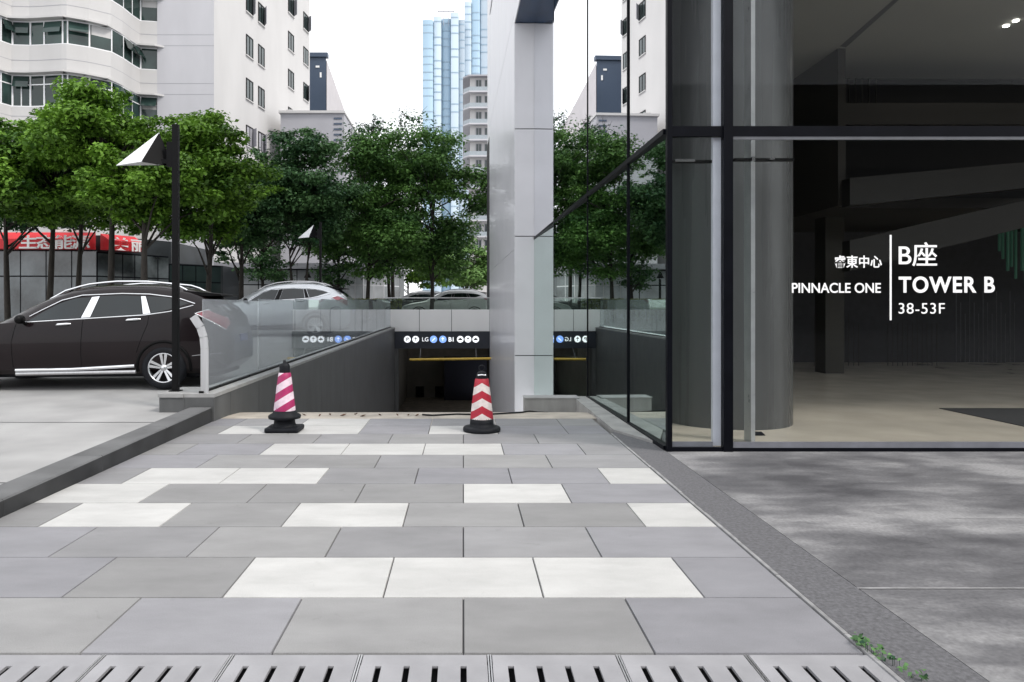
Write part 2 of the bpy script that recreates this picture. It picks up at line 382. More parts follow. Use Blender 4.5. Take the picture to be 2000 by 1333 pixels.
for (y0, y1, ri) in rows:
    if y1 > 2.72 and y0 < 3.26: continue
    if y1 <= 2.75 or y0 >= 3.2:
        off = 0.0 if ri % 2 == 0 and ri != 10 else 0.4375
        x = -4.375 + off
        while x < XR:
            a, b = max(x, XL), min(x + .875, XR)
            if XR - b < .12: b = XR
            if b - a > .12:
                w = any(a >= p - .05 and b <= q + .05 for p, q in whites.get(ri, []))
                if w: c = rng.uniform(.42, .46); c = (c, c*1.0, c*.985)
                else:
                    c = rng.choice([.215, .225, .235, .245, .21]); t = rng.choice([.002, .007, .015]); c = (c - t*.1, c - t*.1, c + t*1.0)
                tile(a, b, y0, y1, c)
            x += .875
o = tiles.build('paving', M['paving']); tag(o, kind='structure')
ca = o.data.attributes.new('stone', 'FLOAT_COLOR', 'FACE')
ca.data.foreach_set('color', np.array([(*c, 1) for c in cols], dtype=np.float32).ravel())

# ramp: a screed strip, then the slope down to the garage
ysr = [10.17, 10.5, 11, 11.5, 12, 12.7, 13.5, 15, 18, 22, 26, 28, 29.5, 31, 33, 33.52, 46]
o = grid_sheet(lambda Y: (wall_x(Y) - (.62 if Y > 33.5 else 0), 1.9 if Y < 12.1 else 1.48 - .0179*(Y-20.2)), ysr, lambda x, Y: ramp_z(Y), 6).build('ramp', M['ramp']); tag(o, kind='structure')
o = MB().box(-3.6, 1.95, 9.0, 10.17, -.6, -.13).build('ramp_bed', M['joint']); tag(o, kind='structure')

# left kerb
mb = MB()
n = 12
for i in range(n):
    ya = -8 + (9.88+8)*i/n; yb = -8 + (9.88+8)*(i+1)/n - .006
    za, zb = lerp_tab([(-8, .12), (5, .125), (9.9, .20)], ya), lerp_tab([(-8, .12), (5, .125), (9.9, .20)], yb)
    x0, x1, c = -3.77, -3.47, .012
    prof = lambda z: [(x0, -.3), (x1, -.3), (x1, z-c), (x1-c, z), (x0+c, z), (x0, z-c)]
    pa, pb = prof(za), prof(zb); m = 6
    mb.add([(p[0], ya, p[1]) for p in pa] + [(p[0], yb, p[1]) for p in pb],
           [tuple(range(m)), tuple(reversed(range(m, 2*m)))])
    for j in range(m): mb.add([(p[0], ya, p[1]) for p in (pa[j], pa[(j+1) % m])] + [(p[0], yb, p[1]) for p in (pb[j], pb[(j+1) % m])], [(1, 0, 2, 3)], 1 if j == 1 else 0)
o = mb.build('kerb', [M['kerb'], mat('dark_kerb_face', (.03, .031, .033), .5, .35, 4, spec=.3)]); tag(o, kind='structure')  # plaza-side face in a darker colour than the top

# right pavement and the rough granite strip along the paving edge
o = MB().box(2.22, 60, -40, 7.86, -.3, 0.0).build('pavement', M['worn']); tag(o, kind='structure')
mb = MB(); mb.prism([(2.21, -30), (2.21, 7.86), (2.215, 8.2), (1.90, 9.06), (1.862, 9.0), (1.862, -30)], -.3, .004)
o = mb.build('pavement_edge_strip', M['rough_strip']); tag(o, kind='structure')
rs = np.random.RandomState(2); mb = MB(); y = 2.7
while y < 8.9:
    L_ = rs.uniform(.5, 1.1); a = rs.uniform(-.003, .003); mb.bbox(1.836+a, 1.859+a, y, min(y+L_, 8.95)-.008, -.1, .006+rs.uniform(-.002, .004), .003); y += L_
o = mb.build('paving_edging', mat('pale_edging', (.24, .24, .245), .7, .3, 9)); tag(o, kind='structure')
mb = MB()
for a, b, w in (((2.21, 4.02), (5.2, 4.02), .016), ((3.52, 4.35), (4.6, 2.9), .02), ((3.6, 5.35), (6.2, 5.37), .005), ((4.4, 6.6), (7, 6.62), .005), ((5.1, 4.02), (9, 4.05), .012)):
    d = (Vector(b)-Vector(a)).normalized(); nn = Vector((-d.y, d.x))*w/2; a, b = Vector(a), Vector(b)
    mb.quad((*(a-nn), .004), (*(b-nn), .004), (*(b+nn), .004), (*(a+nn), .004))
o = mb.build('pavement_joint', mat('pale_mortar', (.26, .26, .265), .85, .4, 8)); tag(o, kind='structure')

# ------------------------------------------------------------------ drain covers
def slab_cover(name):
    t = thing(name, (0, 0, 0), 'x', 'drain cover', 'slotted drain covers along the paving edge')
    w, d, zt, zb = .2795, .262, .0, -.014
    mb = MB(); xs = [-.2, -.075, .05, .175]; sw = .0135
    mb.bbox(-w, w, -d, -d+.06, zb, zt, .004); mb.bbox(-w, w, d-.10, d, zb, zt, .004)
    edges = [-w] + sum([[x-sw, x+sw] for x in xs], []) + [w]
    for a, b in zip(edges[::2], edges[1::2]): mb.box(a, b, -d+.056, d-.096, zb, zt-.0005)
    mb.build('slab', mat('drain_cover_stone', (.27, .27, .285), .6, .16, 3, bump=.1, bscale=140), t, local=True)
    for e in (-w-.0095, w+.0035): MB().box(e, e+.006, -d, d, -.04, .001).build('edge_frame', M['steel'], t, local=True)
    return t
proto = slab_cover('drain_cover')
xs0 = [-1.923 + .583*i for i in range(7)]
labs = ['leftmost slotted grey drain cover, cut off by the left picture edge', 'second slotted drain cover from the left picture edge', 'slotted drain cover straight below the pink striped cone',
        'slotted drain cover just left of the double steel joint in the middle of the row', 'slotted drain cover right of the double steel joint, third from the weed', 'slotted drain cover directly left of the stained end cover',
        'stained slotted drain cover at the right end, beside the green weed']
for i, x in enumerate(xs0):
    o = proto if i == 0 else copy_tree(proto)
    o.location = (x, 2.995, 0); o['label'] = labs[i]
o = MB().box(-3.6, 1.95, 2.4, 3.3, -.62, -.45).build('drain_channel', mat('drain_dark', (.004, .004, .004), .9, spec=.1)); tag(o, kind='structure')

# ------------------------------------------------------------------ leaf builder
def leaves_mesh(name, centers, normals, size, seed, m, tint=None, parent=None, off=Vector((0, 0, 0)), aspect=1.6):
    rs = np.random.RandomState(seed); n = len(centers)
    c = np.asarray(centers, float) - np.array(off)[None]
    nr = np.asarray(normals, float); nr /= np.linalg.norm(nr, axis=1, keepdims=True) + 1e-9
    rv = rs.normal(size=(n, 3)); a = np.cross(nr, rv); a /= np.linalg.norm(a, axis=1, keepdims=True) + 1e-9
    b = np.cross(nr, a); s = size * rs.uniform(.6, 1.4, size=(n, 1))
    fold = nr * s * .25
    v = np.stack([c - a*s*aspect/2, c - b*s/2 + fold, c + a*s*aspect/2, c + b*s/2 + fold], 1).reshape(-1, 3)
    me = bpy.data.meshes.new(name)
    me.vertices.add(4*n); me.vertices.foreach_set('co', v.ravel())
    me.loops.add(4*n); me.loops.foreach_set('vertex_index', np.arange(4*n, dtype=np.int32))
    me.polygons.add(n); me.polygons.foreach_set('loop_start', np.arange(0, 4*n, 4, dtype=np.int32)); me.polygons.foreach_set('loop_total', np.full(n, 4, dtype=np.int32))
    me.update(calc_edges=True); me.validate()
    t = tint if tint is not None else rs.uniform(0, 1, n)
    at_ = me.attributes.new('leaf_tint', 'FLOAT', 'FACE'); at_.data.foreach_set('value', np.asarray(t, np.float32))
    me.materials.append(m)
    o = bpy.data.objects.new(name, me); COL.objects.link(o)
    if parent: o.parent = parent
    return o

def tree(X, Y, zb, ztop, zbot, rx, ry, n, seed, m, label, group='street trees beside the road', leaf=.105, nclump=130, stems=1, sparse=False, name='street_tree', light=.5):
    rs = np.random.RandomState(seed)
    t = thing(name, (X, Y, zb), label, 'tree', group)
    cz = (ztop+zbot)/2; rz = (ztop-zbot)/2
    C, rad = [], []
    # big boughs first, twig clumps round each of them, so that the outline is lumpy and has gaps
    nb = 13 if not sparse else 16
    B = []
    for i in range(nb):
        for _ in range(40):
            p = rs.uniform(-1, 1, 3)
            if .25 < np.linalg.norm(p) <= 1 and all(np.linalg.norm(p-q[0]) > .42 for q in B): break
        B.append((p*.78, rs.uniform(.26, .46)))
    for i in range(nclump):
        c, br = B[rs.randint(nb)]
        d = rs.normal(size=3); d /= np.linalg.norm(d)
        p = c + d*br*rs.uniform(.45, 1.05)*np.array([1.1, 1.1, .8])
        if p[2] < -.8: p[2] = -.8 + (p[2]+.8)*.35
        C.append((p[0]*rx, p[1]*ry, cz + p[2]*rz - zb)); rad.append(rs.uniform(.4, 1.0)*min(rx, rz)*.24)
    for i in range(nclump//5):          # stray sprigs outside the boughs
        d = rs.normal(size=3); d /= np.linalg.norm(d); d[2] = abs(d[2])*1.0 - .25
        p = d*rs.uniform(.95, 1.12)
        C.append((p[0]*rx, p[1]*ry, cz + p[2]*rz - zb)); rad.append(rs.uniform(.25, .5)*min(rx, rz)*.2)
    C = np.array(C); rad = np.array(rad)
    per = np.maximum(10, (n * rad**2/np.sum(rad**2)).astype(int))
    cs, ns, ts = [], [], []
    for c, r, k in zip(C, rad, per):
        d = rs.normal(size=(k, 3)); d /= np.linalg.norm(d, axis=1, keepdims=True)
        rr = r * rs.uniform(.15, 1.35, size=(k, 1))
        if sparse: rr = r*rs.uniform(.2, 1.6, size=(k, 1))
        sq = np.array([1.25, 1.25, .55])
        cs.append(c + d*rr*sq); ns.append(d*.5 + rs.normal(size=(k, 3))*.45 + np.array([0, 0, .9]))
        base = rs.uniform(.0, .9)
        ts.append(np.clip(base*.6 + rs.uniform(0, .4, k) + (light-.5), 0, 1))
    o = leaves_mesh('crown', np.concatenate(cs), np.concatenate(ns), leaf, seed+1, m, np.concatenate(ts), t)
    mb = MB()
    H = zbot - zb
    for s in range(stems):
        ox = (s-(stems-1)/2)*.35
        lean = rs.uniform(-.25, .25, 2)
        p0 = Vector((ox, 0, -.1)); p1 = Vector((ox*1.4+lean[0]*.5, lean[1]*.5, H*.6)); p2 = Vector((ox*1.8+lean[0], lean[1], H+.35*rz)); p3 = Vector((lean[0]*.7, lean[1], H+1.3*rz))
        r0 = .13 if stems == 1 else .085
        mb.tube([p0, p0+Vector((0, 0, .4)), p1, p2, p3], [r0*1.35, r0, r0*.85, r0*.55, r0*.15], 9)
        idx = rs.choice(len(C), min(nclump, 22 if not sparse else 30), replace=False)
        for i in idx:
            e = Vector(C[i]); f = rs.uniform(.2, .95); st = p1.lerp(p2, f) if e.z < p2.z+1 else p2.lerp(p3, f*.8)
            md = st.lerp(e, .5) + Vector((0, 0, .12*(e-st).length))
            mb.tube([st, md, e], [r0*.38, r0*.22, r0*.06], 5, cap=False)
    if sparse:
        for c, r in zip(C, rad):
            for q in range(5):
                d = rs.normal(size=3); d[2] = abs(d[2]); d /= np.linalg.norm(d)
                mb.tube([Vector(c), Vector(c+d*r*1.0), Vector(c+d*r*1.7+rs.normal(size=3)*.1)], [.018, .014, .006], 4, cap=False)
    mb.build('trunk', M['trunk'], t, local=True)
    return t

# ------------------------------------------------------------------ weed at the drain corner
t = thing('weed', (1.90, 3.22, 0), 'small green weed growing in the crack beside the end drain cover', 'plant')
rs = np.random.RandomState(3)
cs, ns = [], []
for i in range(70):
    f = rs.uniform(0, 1)**1.9; x = 1.845 + .09*f + rs.normal()*.018; y = 3.36 - .42*f + rs.normal()*.02
    cs.append((x, y, rs.uniform(.008, .05))); ns.append((rs.normal()*.7, rs.normal()*.7-.3, 1))
leaves_mesh('foliage', cs, ns, .018, 4, M['leaf_dark'], None, t, Vector((1.90, 3.22, 0)))
mb = MB()
st = Vector((1.87, 3.2, -.012))
for c in cs[::4]: mb.tube([st, (c[0], c[1], .002), (c[0], c[1], c[2])], .0015, 4)
mb.build('stem', M['leaf_dark'], t)

# ------------------------------------------------------------------ ramp wall on the left, its end block, the glass balustrade
Y0, Y1 = 9.9, 33.0
def wtop(Y): return .38 + (Y-9.9)*.0113
t = thing('ramp_wall', (-3.6, 9.9, 0), 'dark granite retaining wall with pale coping along the left of the ramp', 'wall')
ysw = [9.9, 10.6, 12, 14, 17, 20, 24, 28, 33.0]
mb = MB()
for a, b in zip(ysw, ysw[1:]):
    b2 = b - (.006 if b < 33 else 0)
    mb.add([(wall_x(a), a, -4.5), (wall_x(a)-.4, a, -4.5), (wall_x(a)-.4, a, wtop(a)-.05), (wall_x(a), a, wtop(a)-.05),
            (wall_x(b2), b2, -4.5), (wall_x(b2)-.4, b2, -4.5), (wall_x(b2)-.4, b2, wtop(b2)-.05), (wall_x(b2), b2, wtop(b2)-.05)],
           [(0,1,2,3),(7,6,5,4),(0,3,7,4),(1,5,6,2),(3,2,6,7)])
mb.box(-4.2, -3.851, 9.9, 10.75, -.2, .33)
mb.build('wall_body', M['granite'], t)
mb = MB()
for a, b in zip(ysw, ysw[1:]):
    b2 = b - .004
    za, zb_ = wtop(a), wtop(b2)
    mb.add([(wall_x(a)+.012, a, za-.05), (wall_x(a)-.412, a, za-.05), (wall_x(a)-.412, a, za), (wall_x(a)+.012, a, za),
            (wall_x(b2)+.012, b2, zb_-.05), (wall_x(b2)-.412, b2, zb_-.05), (wall_x(b2)-.412, b2, zb_), (wall_x(b2)+.012, b2, zb_)],
           [(0,1,2,3),(7,6,5,4),(0,3,7,4),(1,5,6,2),(3,2,6,7),(0,4,5,1)])
mb.box(-4.215, -3.864, 9.885, 10.765, .33, .38)
mb.build('coping', M['granite_top'], t)

t = thing('glass_balustrade', (-3.62, 10.1, wtop(10)), 'frameless glass balustrade on the ramp wall with a bent steel end post', 'balustrade')
gl_m = glass('balustrade_glass', (.84, .88, .87), .05, 1.5, 0.02, wave=.02, smear=.09)
Yp = 10.0; i = 0
while Yp < 32.5:
    Yq = min(Yp + 2.6, 32.9)
    mb = MB(); xa, xb = wall_x(Yp)-.19, wall_x(Yq-.02)-.19
    mb.obox((xa, Yp+.02), (xb, Yq-.02), .014, wtop(Yp)-.01, wtop(Yp)+1.31)
    mb.build('glass_panel', gl_m, t)
    Yp = Yq
mb = MB()
for a, b in zip(ysw, ysw[1:]):
    mb.add([(wall_x(a)-.165, a+.05, wtop(a)+.001), (wall_x(a)-.225, a+.05, wtop(a)+.001), (wall_x(b)-.225, b, wtop(b)+.001), (wall_x(b)-.165, b, wtop(b)+.001),
            (wall_x(a)-.165, a+.05, wtop(a)+.03), (wall_x(a)-.225, a+.05, wtop(a)+.03), (wall_x(b)-.225, b, wtop(b)+.03), (wall_x(b)-.165, b, wtop(b)+.03)],
           [(4,5,6,7),(0,1,5,4),(0,4,7,3),(1,2,6,5)])
mb.build('base_channel', M['black_metal'], t)
# bent flat end post
pts = [(-3.60, .38), (-3.60, 1.0), (-3.615, 1.16), (-3.66, 1.30), (-3.76, 1.45)]
mb = MB()
for (xa, za), (xb, zb_) in zip(pts, pts[1:]):
    d = Vector((xb-xa, zb_-za)).normalized(); nx, nz = -d.y*.055, d.x*.055
    mb.prism_xz([(xa+nx, za+nz), (xb+nx, zb_+nz), (xb-nx, zb_-nz), (xa-nx, za-nz)], 9.97, 9.985)
mb.build('end_post', M['steel'], t)
mb = MB()
for z in (.6, 1.1): MB().tube([(-3.585, 9.985, z), (-3.585, 10.05, z)], .018, 10).build('clamp', M['chrome'], t)

# ------------------------------------------------------------------ lamp posts
def lamp_post(loc, label, H):
    t = thing('lamp_post', loc, label, 'lamp post', 'black lamp posts with folded white shades')
    mb = MB(); mb.bbox(-.042, .042, -.042, .042, 0, H, .006); mb.bbox(-.075, .075, -.075, .075, 0, .015, .004)
    mb.build('pole', M['black_metal'], t, local=True)
    # folded white plate: a tetrahedral hood, tip to the left
    A, B_, C, D, E = (-.80, -.10, H-.60), (-.26, .05, H-.10), (-.37, -.27, H-.58), (-.07, .10, H-.58), (-.30, .36, H-.50)
    mb = MB()
    def plate(a, b, c, th=.012):
        a, b, c = Vector(a), Vector(b), Vector(c); nn = (b-a).cross(c-a).normalized()*th
        mb.add([a, b, c, a-nn, b-nn, c-nn], [(0,1,2),(5,4,3),(0,3,4,1),(1,4,5,2),(2,5,3,0)])
    plate(A, C, B_); plate(B_, E, A); 
    mb.build('lamp_shade', M['white_metal'], t, local=True)
    mb = MB(); plate(C, D, B_); plate(D, E, B_)
    mb.box(-.30, -.05, -.03, .06, H-.56, H-.50); mb.box(-.12, -.04, -.035, .035, H-.60, H-.25)
    mb.build('lamp_arm', M['black_metal'], t, local=True)
    mb = MB(); mb.box(-.50, -.31, -.10, .10, H-.555, H-.535); mb.build('lamp_diffuser', mat('lamp_diffuser', (.5, .5, .48), .5), t, local=True)
    return t
lamp_post((-4.10, 10.22, .38), 'tall black lamp post with folded white shade, in front of the dark parked car', 3.80)
lamp_post((xat(626, 26.3), 26.3, road_z(26.3)), 'farther black lamp post with small white shade, behind the silver car', 4.05)

# ------------------------------------------------------------------ traffic cones
def stripe_mat(name, ca, cb, period, kx, absx, phase, duty=.5):
    m = bpy.data.materials.new(name); m.use_nodes = True
    n, l = m.node_tree.nodes, m.node_tree.links; p = n['Principled BSDF']
    tc = n.new('ShaderNodeTexCoord'); sx = n.new('ShaderNodeSeparateXYZ'); l.new(tc.outputs['Object'], sx.inputs[0])
    x = sx.outputs['X']
    if absx:
        a = n.new('ShaderNodeMath'); a.operation = 'ABSOLUTE'; l.new(x, a.inputs[0]); x = a.outputs[0]
    ma = n.new('ShaderNodeMath'); ma.operation = 'MULTIPLY_ADD'; ma.inputs[1].default_value = kx; l.new(x, ma.inputs[0]); l.new(sx.outputs['Z'], ma.inputs[2])
    ad = n.new('ShaderNodeMath'); ad.operation = 'MULTIPLY_ADD'; ad.inputs[1].default_value = 1/period; ad.inputs[2].default_value = phase; l.new(ma.outputs[0], ad.inputs[0])
    fr = n.new('ShaderNodeMath'); fr.operation = 'FRACT'; l.new(ad.outputs[0], fr.inputs[0])
    gt = n.new('ShaderNodeMath'); gt.operation = 'GREATER_THAN'; gt.inputs[1].default_value = duty; l.new(fr.outputs[0], gt.inputs[0])
    mx = n.new('ShaderNodeMix'); mx.data_type = 'RGBA'; mx.inputs[6].default_value = (*ca, 1); mx.inputs[7].default_value = (*cb, 1)
    l.new(gt.outputs[0], mx.inputs[0])
    nz = n.new('ShaderNodeTexNoise'); nz.inputs['Scale'].default_value = 14; nz.inputs['Detail'].default_value = 6; l.new(tc.outputs['Object'], nz.inputs['Vector'])
    r = n.new('ShaderNodeMapRange'); r.inputs['From Min'].default_value = .3; r.inputs['From Max'].default_value = .7; r.inputs['To Min'].default_value = .78; r.inputs['To Max'].default_value = 1.08; l.new(nz.outputs['Fac'], r.inputs[0])
    vm = n.new('ShaderNodeVectorMath'); vm.operation = 'SCALE'; l.new(mx.outputs[2], vm.inputs[0]); l.new(r.outputs[0], vm.inputs['Scale'])
    l.new(vm.outputs[0], p.inputs['Base Color']); p.inputs['Roughness'].default_value = .5
    return m
def ring(mb, c, r, rt, plane='xz', a0=0, a1=360, seg=20):
    pts = [(c[0]+r*math.cos(R(a0+(a1-a0)*i/seg)), c[1], c[2]+r*math.sin(R(a0+(a1-a0)*i/seg))) for i in range(seg+1)]
    mb.tube(pts, rt, 8)
CY = 9.13
t = thing('traffic_cone', (xat(556, CY), CY, 0), 'pink and white diagonally striped cone with double black base, left of the ramp mouth', 'traffic cone', 'striped cones across the ramp mouth')
mb = MB(); mb.bbox(-.215, .215, -.19, .19, 0.002, .065, .025)
mb.lathe([(.15, .06), (.135, .10), (.13, .15), (.20, .165), (.205, .19), (.20, .205), (.15, .235), (.14, .265), (.0, .265)], seg=28)
mb.build('base', M['rubber'], t, local=True)
pink = stripe_mat('pink_white_stripes', (.74, .60, .68), (.36, .018, .11), .20, -.62, False, .30)
prof = [(.136, .25), (.134, .30), (.118, .42), (.104, .54), (.086, .68), (.078, .735), (.07, .745)]
mb = MB(); mb.lathe(prof, seg=36); mb.build('sleeve', pink, t, local=True)
mb = MB(); mb.lathe([(.062, .735), (.066, .75), (.066, .83), (.055, .855), (.025, .865), (.018, .90), (.0, .905)], seg=24); mb.build('cap', M['rubber'], t, local=True)
tx = text_mesh('lettering', '10 5%', .055, mat('pink_print', (.35, .02, .16), .5), t, Vector(t.location)+Vector((-.085, -.131, .272)), rot=(R(90-7), 0, R(6)), ext=.001)
t = thing('traffic_cone', (xat(941, CY), CY, 0), 'red and white chevron striped cone with black hook, right of the ramp mouth', 'traffic cone', 'striped cones across the ramp mouth')
mb = MB(); mb.lathe([(.0, .002), (.235, .002), (.24, .02), (.235, .05), (.22, .06), (.155, .065), (.150, .11), (.145, .17), (.0, .17)], seg=32)
mb.build('base', M['rubber'], t, local=True)
red = stripe_mat('red_white_chevrons', (.74, .66, .64), (.42, .012, .035), .19, .62, True, .23)
mb = MB(); mb.lathe([(.146, .16), (.143, .2), (.13, .32), (.115, .45), (.098, .58), (.088, .655), (.078, .67)], seg=36); mb.build('sleeve', red, t, local=True)
mb = MB(); mb.lathe([(.07, .655), (.076, .67), (.07, .72), (.052, .75), (.02, .765), (.0, .767)], seg=24); ring(mb, (0, 0, .80), .036, .008, a0=-50, a1=230); mb.build('cap', M['rubber'], t, local=True)
mb = MB()
mb.tube([(-.05, -.065, .715), (0, -.078, .722), (.05, -.065, .715)], .010, 8); mb.build('reflective_band', M['chrome'], t, local=True)

# ------------------------------------------------------------------ low stub wall right of the ramp and cable, dry leaves
t = thing('stub_wall', (1.5, 12.3, 0), 'low grey stone stub wall between the ramp and the glass facade', 'wall')
mb = MB()
mb.box(1.04, 1.955, 12.1, 12.45, -.7, .035)
mb.prism([(1.90, 9.06), (2.225, 8.25), (2.168, 12.45), (1.957, 12.45), (1.90, 12.095)], -.7, .03)
mb.build('wall_body', mat('weathered_stone', (.27, .27, .265), .7, .22, 4, bump=.12, stretch=(1, 1, .3)), t)
mb = MB(); mb.box(1.03, 1.96, 12.085, 12.46, .035, .05); mb.build('coping', M['granite_top'], t)
mb = MB()
pts = [(1.42, 12.03), (1.25, 11.9), (1.05, 11.4), (.9, 10.9), (.55, 10.62), (.3, 10.5), (-.1, 10.55), (-.45, 10.42), (-.6, 10.5)]
mb.tube([(x, y, ramp_z(y)+.014) for x, y in pts], .012, 8)
o = tag(mb.build('cable', M['rubber']), 'thin black cable lying across the ramp mouth behind the red cone', 'cable'); set_origin(o, (1.42, 12.03, 0))
rs = np.random.RandomState(11)
spots = [(-2.1, 10.4), (-1.95, 10.55), (-1.8, 10.45), (-1.62, 10.6), (-1.5, 10.4), (-1.2, 10.5), (-.95, 10.45), (-.82, 10.5), (-.7, 10.42), (-2.3, 10.5)]
leaf_lab = ['curled dry brown leaf on the ramp screed nearest the left wall foot', 'dry brown leaf among the litter right of the pink cone', 'small dry leaf in the middle of the ramp mouth litter', 'dark twig-like leaf beside the red cone end of the litter']
for i, (x, y) in enumerate(spots):
    mb = MB(); a = rs.uniform(0, 6.28); L = rs.uniform(.07, .13); w = L*.3
    d = Vector((math.cos(a), math.sin(a)*.6, 0)); nn = Vector((-d.y, d.x, 0))
    pts = [Vector((0, 0, .004)), d*L*.5+nn*w+Vector((0, 0, .025)), d*L+Vector((0, 0, .03)), d*L*.5-nn*w+Vector((0, 0, .02)), d*L*.5+Vector((0, 0, .006))]
    dn = Vector((0, 0, -.003))
    mb.add(pts + [p+dn for p in pts], [(0,4,1),(1,4,2),(2,4,3),(3,4,0),(5,6,9),(6,7,9),(7,8,9),(8,5,9),(0,1,6,5),(1,2,7,6),(2,3,8,7),(3,0,5,8)])
    o = mb.build('dry_leaf', mat('dry_leaf_brown', (.10+.03*rs.rand(), .06, .035), .8, .3, 20))
    o.location = (x, y, ramp_z(y)+.002)
    tag(o, 'dark curled dry leaf in the litter across the ramp mouth between the cones', 'leaf', 'dry leaves littering the ramp mouth')

# ------------------------------------------------------------------ garage portal
PY = 33.0
pxl, pxr = wall_x(PY)-.4, 1.443 - .0179*(PY-20.2)
t = thing('garage_portal', (-1, PY, ramp_z(PY)), 'underground garage entrance with pale panel band and dark sign lintel', 'garage entrance')
mb = MB(); ztop, zmid, zlin = zat(605, PY), zat(648, PY), zat(681, PY)
mb.box(pxl, pxr, PY+.03, PY+.5, zmid, ztop-.01); mb.build('parapet_core', M['joint'], t)
xj = [xat(p, PY) for p in (755, 762, 819, 882, 957)]
xj = [pxl] + xj[1:4] + [pxr]
par_m = mat('pale_parapet_panel', (.80, .80, .80), .5, .03, 1)
for a, b in zip(xj, xj[1:]):
    mb = MB(); mb.bbox(a+.012, b-.012, PY, PY+.04, zmid+.01, ztop, .006); mb.build('parapet_panel', par_m, t)
mb = MB(); mb.box(pxl, pxr, PY-.08, PY+.5, zlin, zmid); 
lint = mb.build('lintel', mat('dark_blue_lintel', (.022, .026, .038), .4, .2, 2), t)
mb = MB(); mb.box(pxl, wall_x(PY)+.16, PY-.02, PY+.5, -4.3, zlin); mb.build('jamb', M['granite'], t)
mb = MB()
mb.box(pxl, 3, PY+12, PY+12.3, -4.3, .2); mb.box(pxl-.2, pxl, PY+.5, PY+12, -4.3, .2); mb.box(3, 3.2, PY+.5, PY+12, -4.3, .2)
mb.build('inner_wall', mat('garage_wall', (.23, .22, .20), .8, .15, 1), t)
mb = MB(); mb.box(pxl, 3, PY+.5, PY+12, -.22, .2); mb.box(xat(800, PY+3), pxr, PY+2.2, PY+3, -.85, -.23); mb.build('ceiling', mat('garage_ceiling', (.2, .19, .17), .8), t)
mb = MB()
for a in (775, 812, 850): MB().box(xat(a, PY+12), xat(a+16, PY+12), PY+11.94, PY+11.99, zat(776, PY+12), zat(755, PY+12)).build('vent', M['black_metal'], t)
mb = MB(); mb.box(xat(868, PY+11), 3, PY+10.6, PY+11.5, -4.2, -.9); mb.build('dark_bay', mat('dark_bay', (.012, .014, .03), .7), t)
# lit icons on the lintel
w_em = emit('lit_white_icon', (.8, .82, .85), .75); b_em = emit('lit_blue_icon', (.18, .32, .75), .9); dk = M['black_metal']
yi = PY - .083; zi = zat(663, PY)
def disc(px, m, r=.155, inner=None, kind=0):
    x = xat(px, PY); mb = MB()
    prof = [(0, 0), (r, 0), (r, .02), (0, .02)]
    mb.lathe(prof, x, yi-.02, zi, 24, axis='y', smooth=False)
    o = mb.build('sign_icon', m, lint)
    mk = MB(); y = yi - .024
    if kind == 0:      # P
        mk.box(x-.05, x-.02, y, y+.003, zi-.08, zi+.08); mk.box(x-.02, x+.06, y, y+.003, zi+.05, zi+.08); mk.box(x-.02, x+.06, y, y+.003, zi-.01, zi+.02); mk.box(x+.04, x+.065, y, y+.003, zi-.01, zi+.08)
    elif kind == 1:    # arrow
        mk.box(x-.012, x+.012, y, y+.003, zi-.08, zi+.04); mk.prism_xz([(x-.07, zi+.02), (x+.07, zi+.02), (x, zi+.1)], y, y+.003)
    elif kind == 2:    # car
        mk.box(x-.09, x+.09, y, y+.003, zi-.04, zi+.01); mk.prism_xz([(x-.06, zi+.01), (x+.06, zi+.01), (x+.035, zi+.06), (x-.035, zi+.06)], y, y+.003); 
    elif kind == 3:
        mk.prism_xz([(x-.08, zi-.06), (x-.05, zi-.09), (x+.09, zi+.05), (x+.06, zi+.08)], y, y+.003)
    mk.build('icon_mark', dk if inner is None else inner, lint)
for p, k in ((796, 0), (812, 1), (899, 2), (914, 1), (929, 2)): disc(p, w_em, kind=k)
for p, k in ((847, 3), (865, 1)): disc(p, b_em, .165, w_em, k)
text_mesh('sign_letters', 'LG', .26, w_em, lint, (xat(824, PY), yi-.004, zi-.09), ext=.01)
text_mesh('sign_letters', 'B1', .28, w_em, lint, (xat(875.5, PY), yi-.004, zi-.10), ext=.01, bold=.006)
t = thing('height_barrier', (-1, 32.2, -1), 'yellow height limit bar hanging across the garage entrance', 'height bar')
zb_ = zat(702, 32.2)
mb = MB(); mb.tube([(xat(800, 32.2), 32.2, zb_-.02), (xat(964, 32.2), 32.2, zb_+.03)], .055, 12); mb.build('bar', mat('yellow_paint', (.62, .42, .06), .5), t)
mb = MB()
for p in (820, 930): MB().tube([(xat(p, 32.2), 32.2, zb_), (xat(p, 32.2), 32.9, zlin+.02)], .008, 6).build('chain', M['steel'], t)
t = thing('street_glass_rail', (-1, PY+.3, ztop), 'low glass rail with thin top bar above the garage entrance', 'railing')
mb = MB(); mb.box(pxl, pxr, PY+.2, PY+.215, ztop-.01, zat(583, PY)); mb.build('glass_panel', glass('rail_glass', (.78, .85, .80), .04, 1.45), t)
mb = MB(); mb.box(pxl, pxr, PY+.185, PY+.23, zat(583, PY), zat(581, PY)); mb.build('top_rail', M['steel'], t)

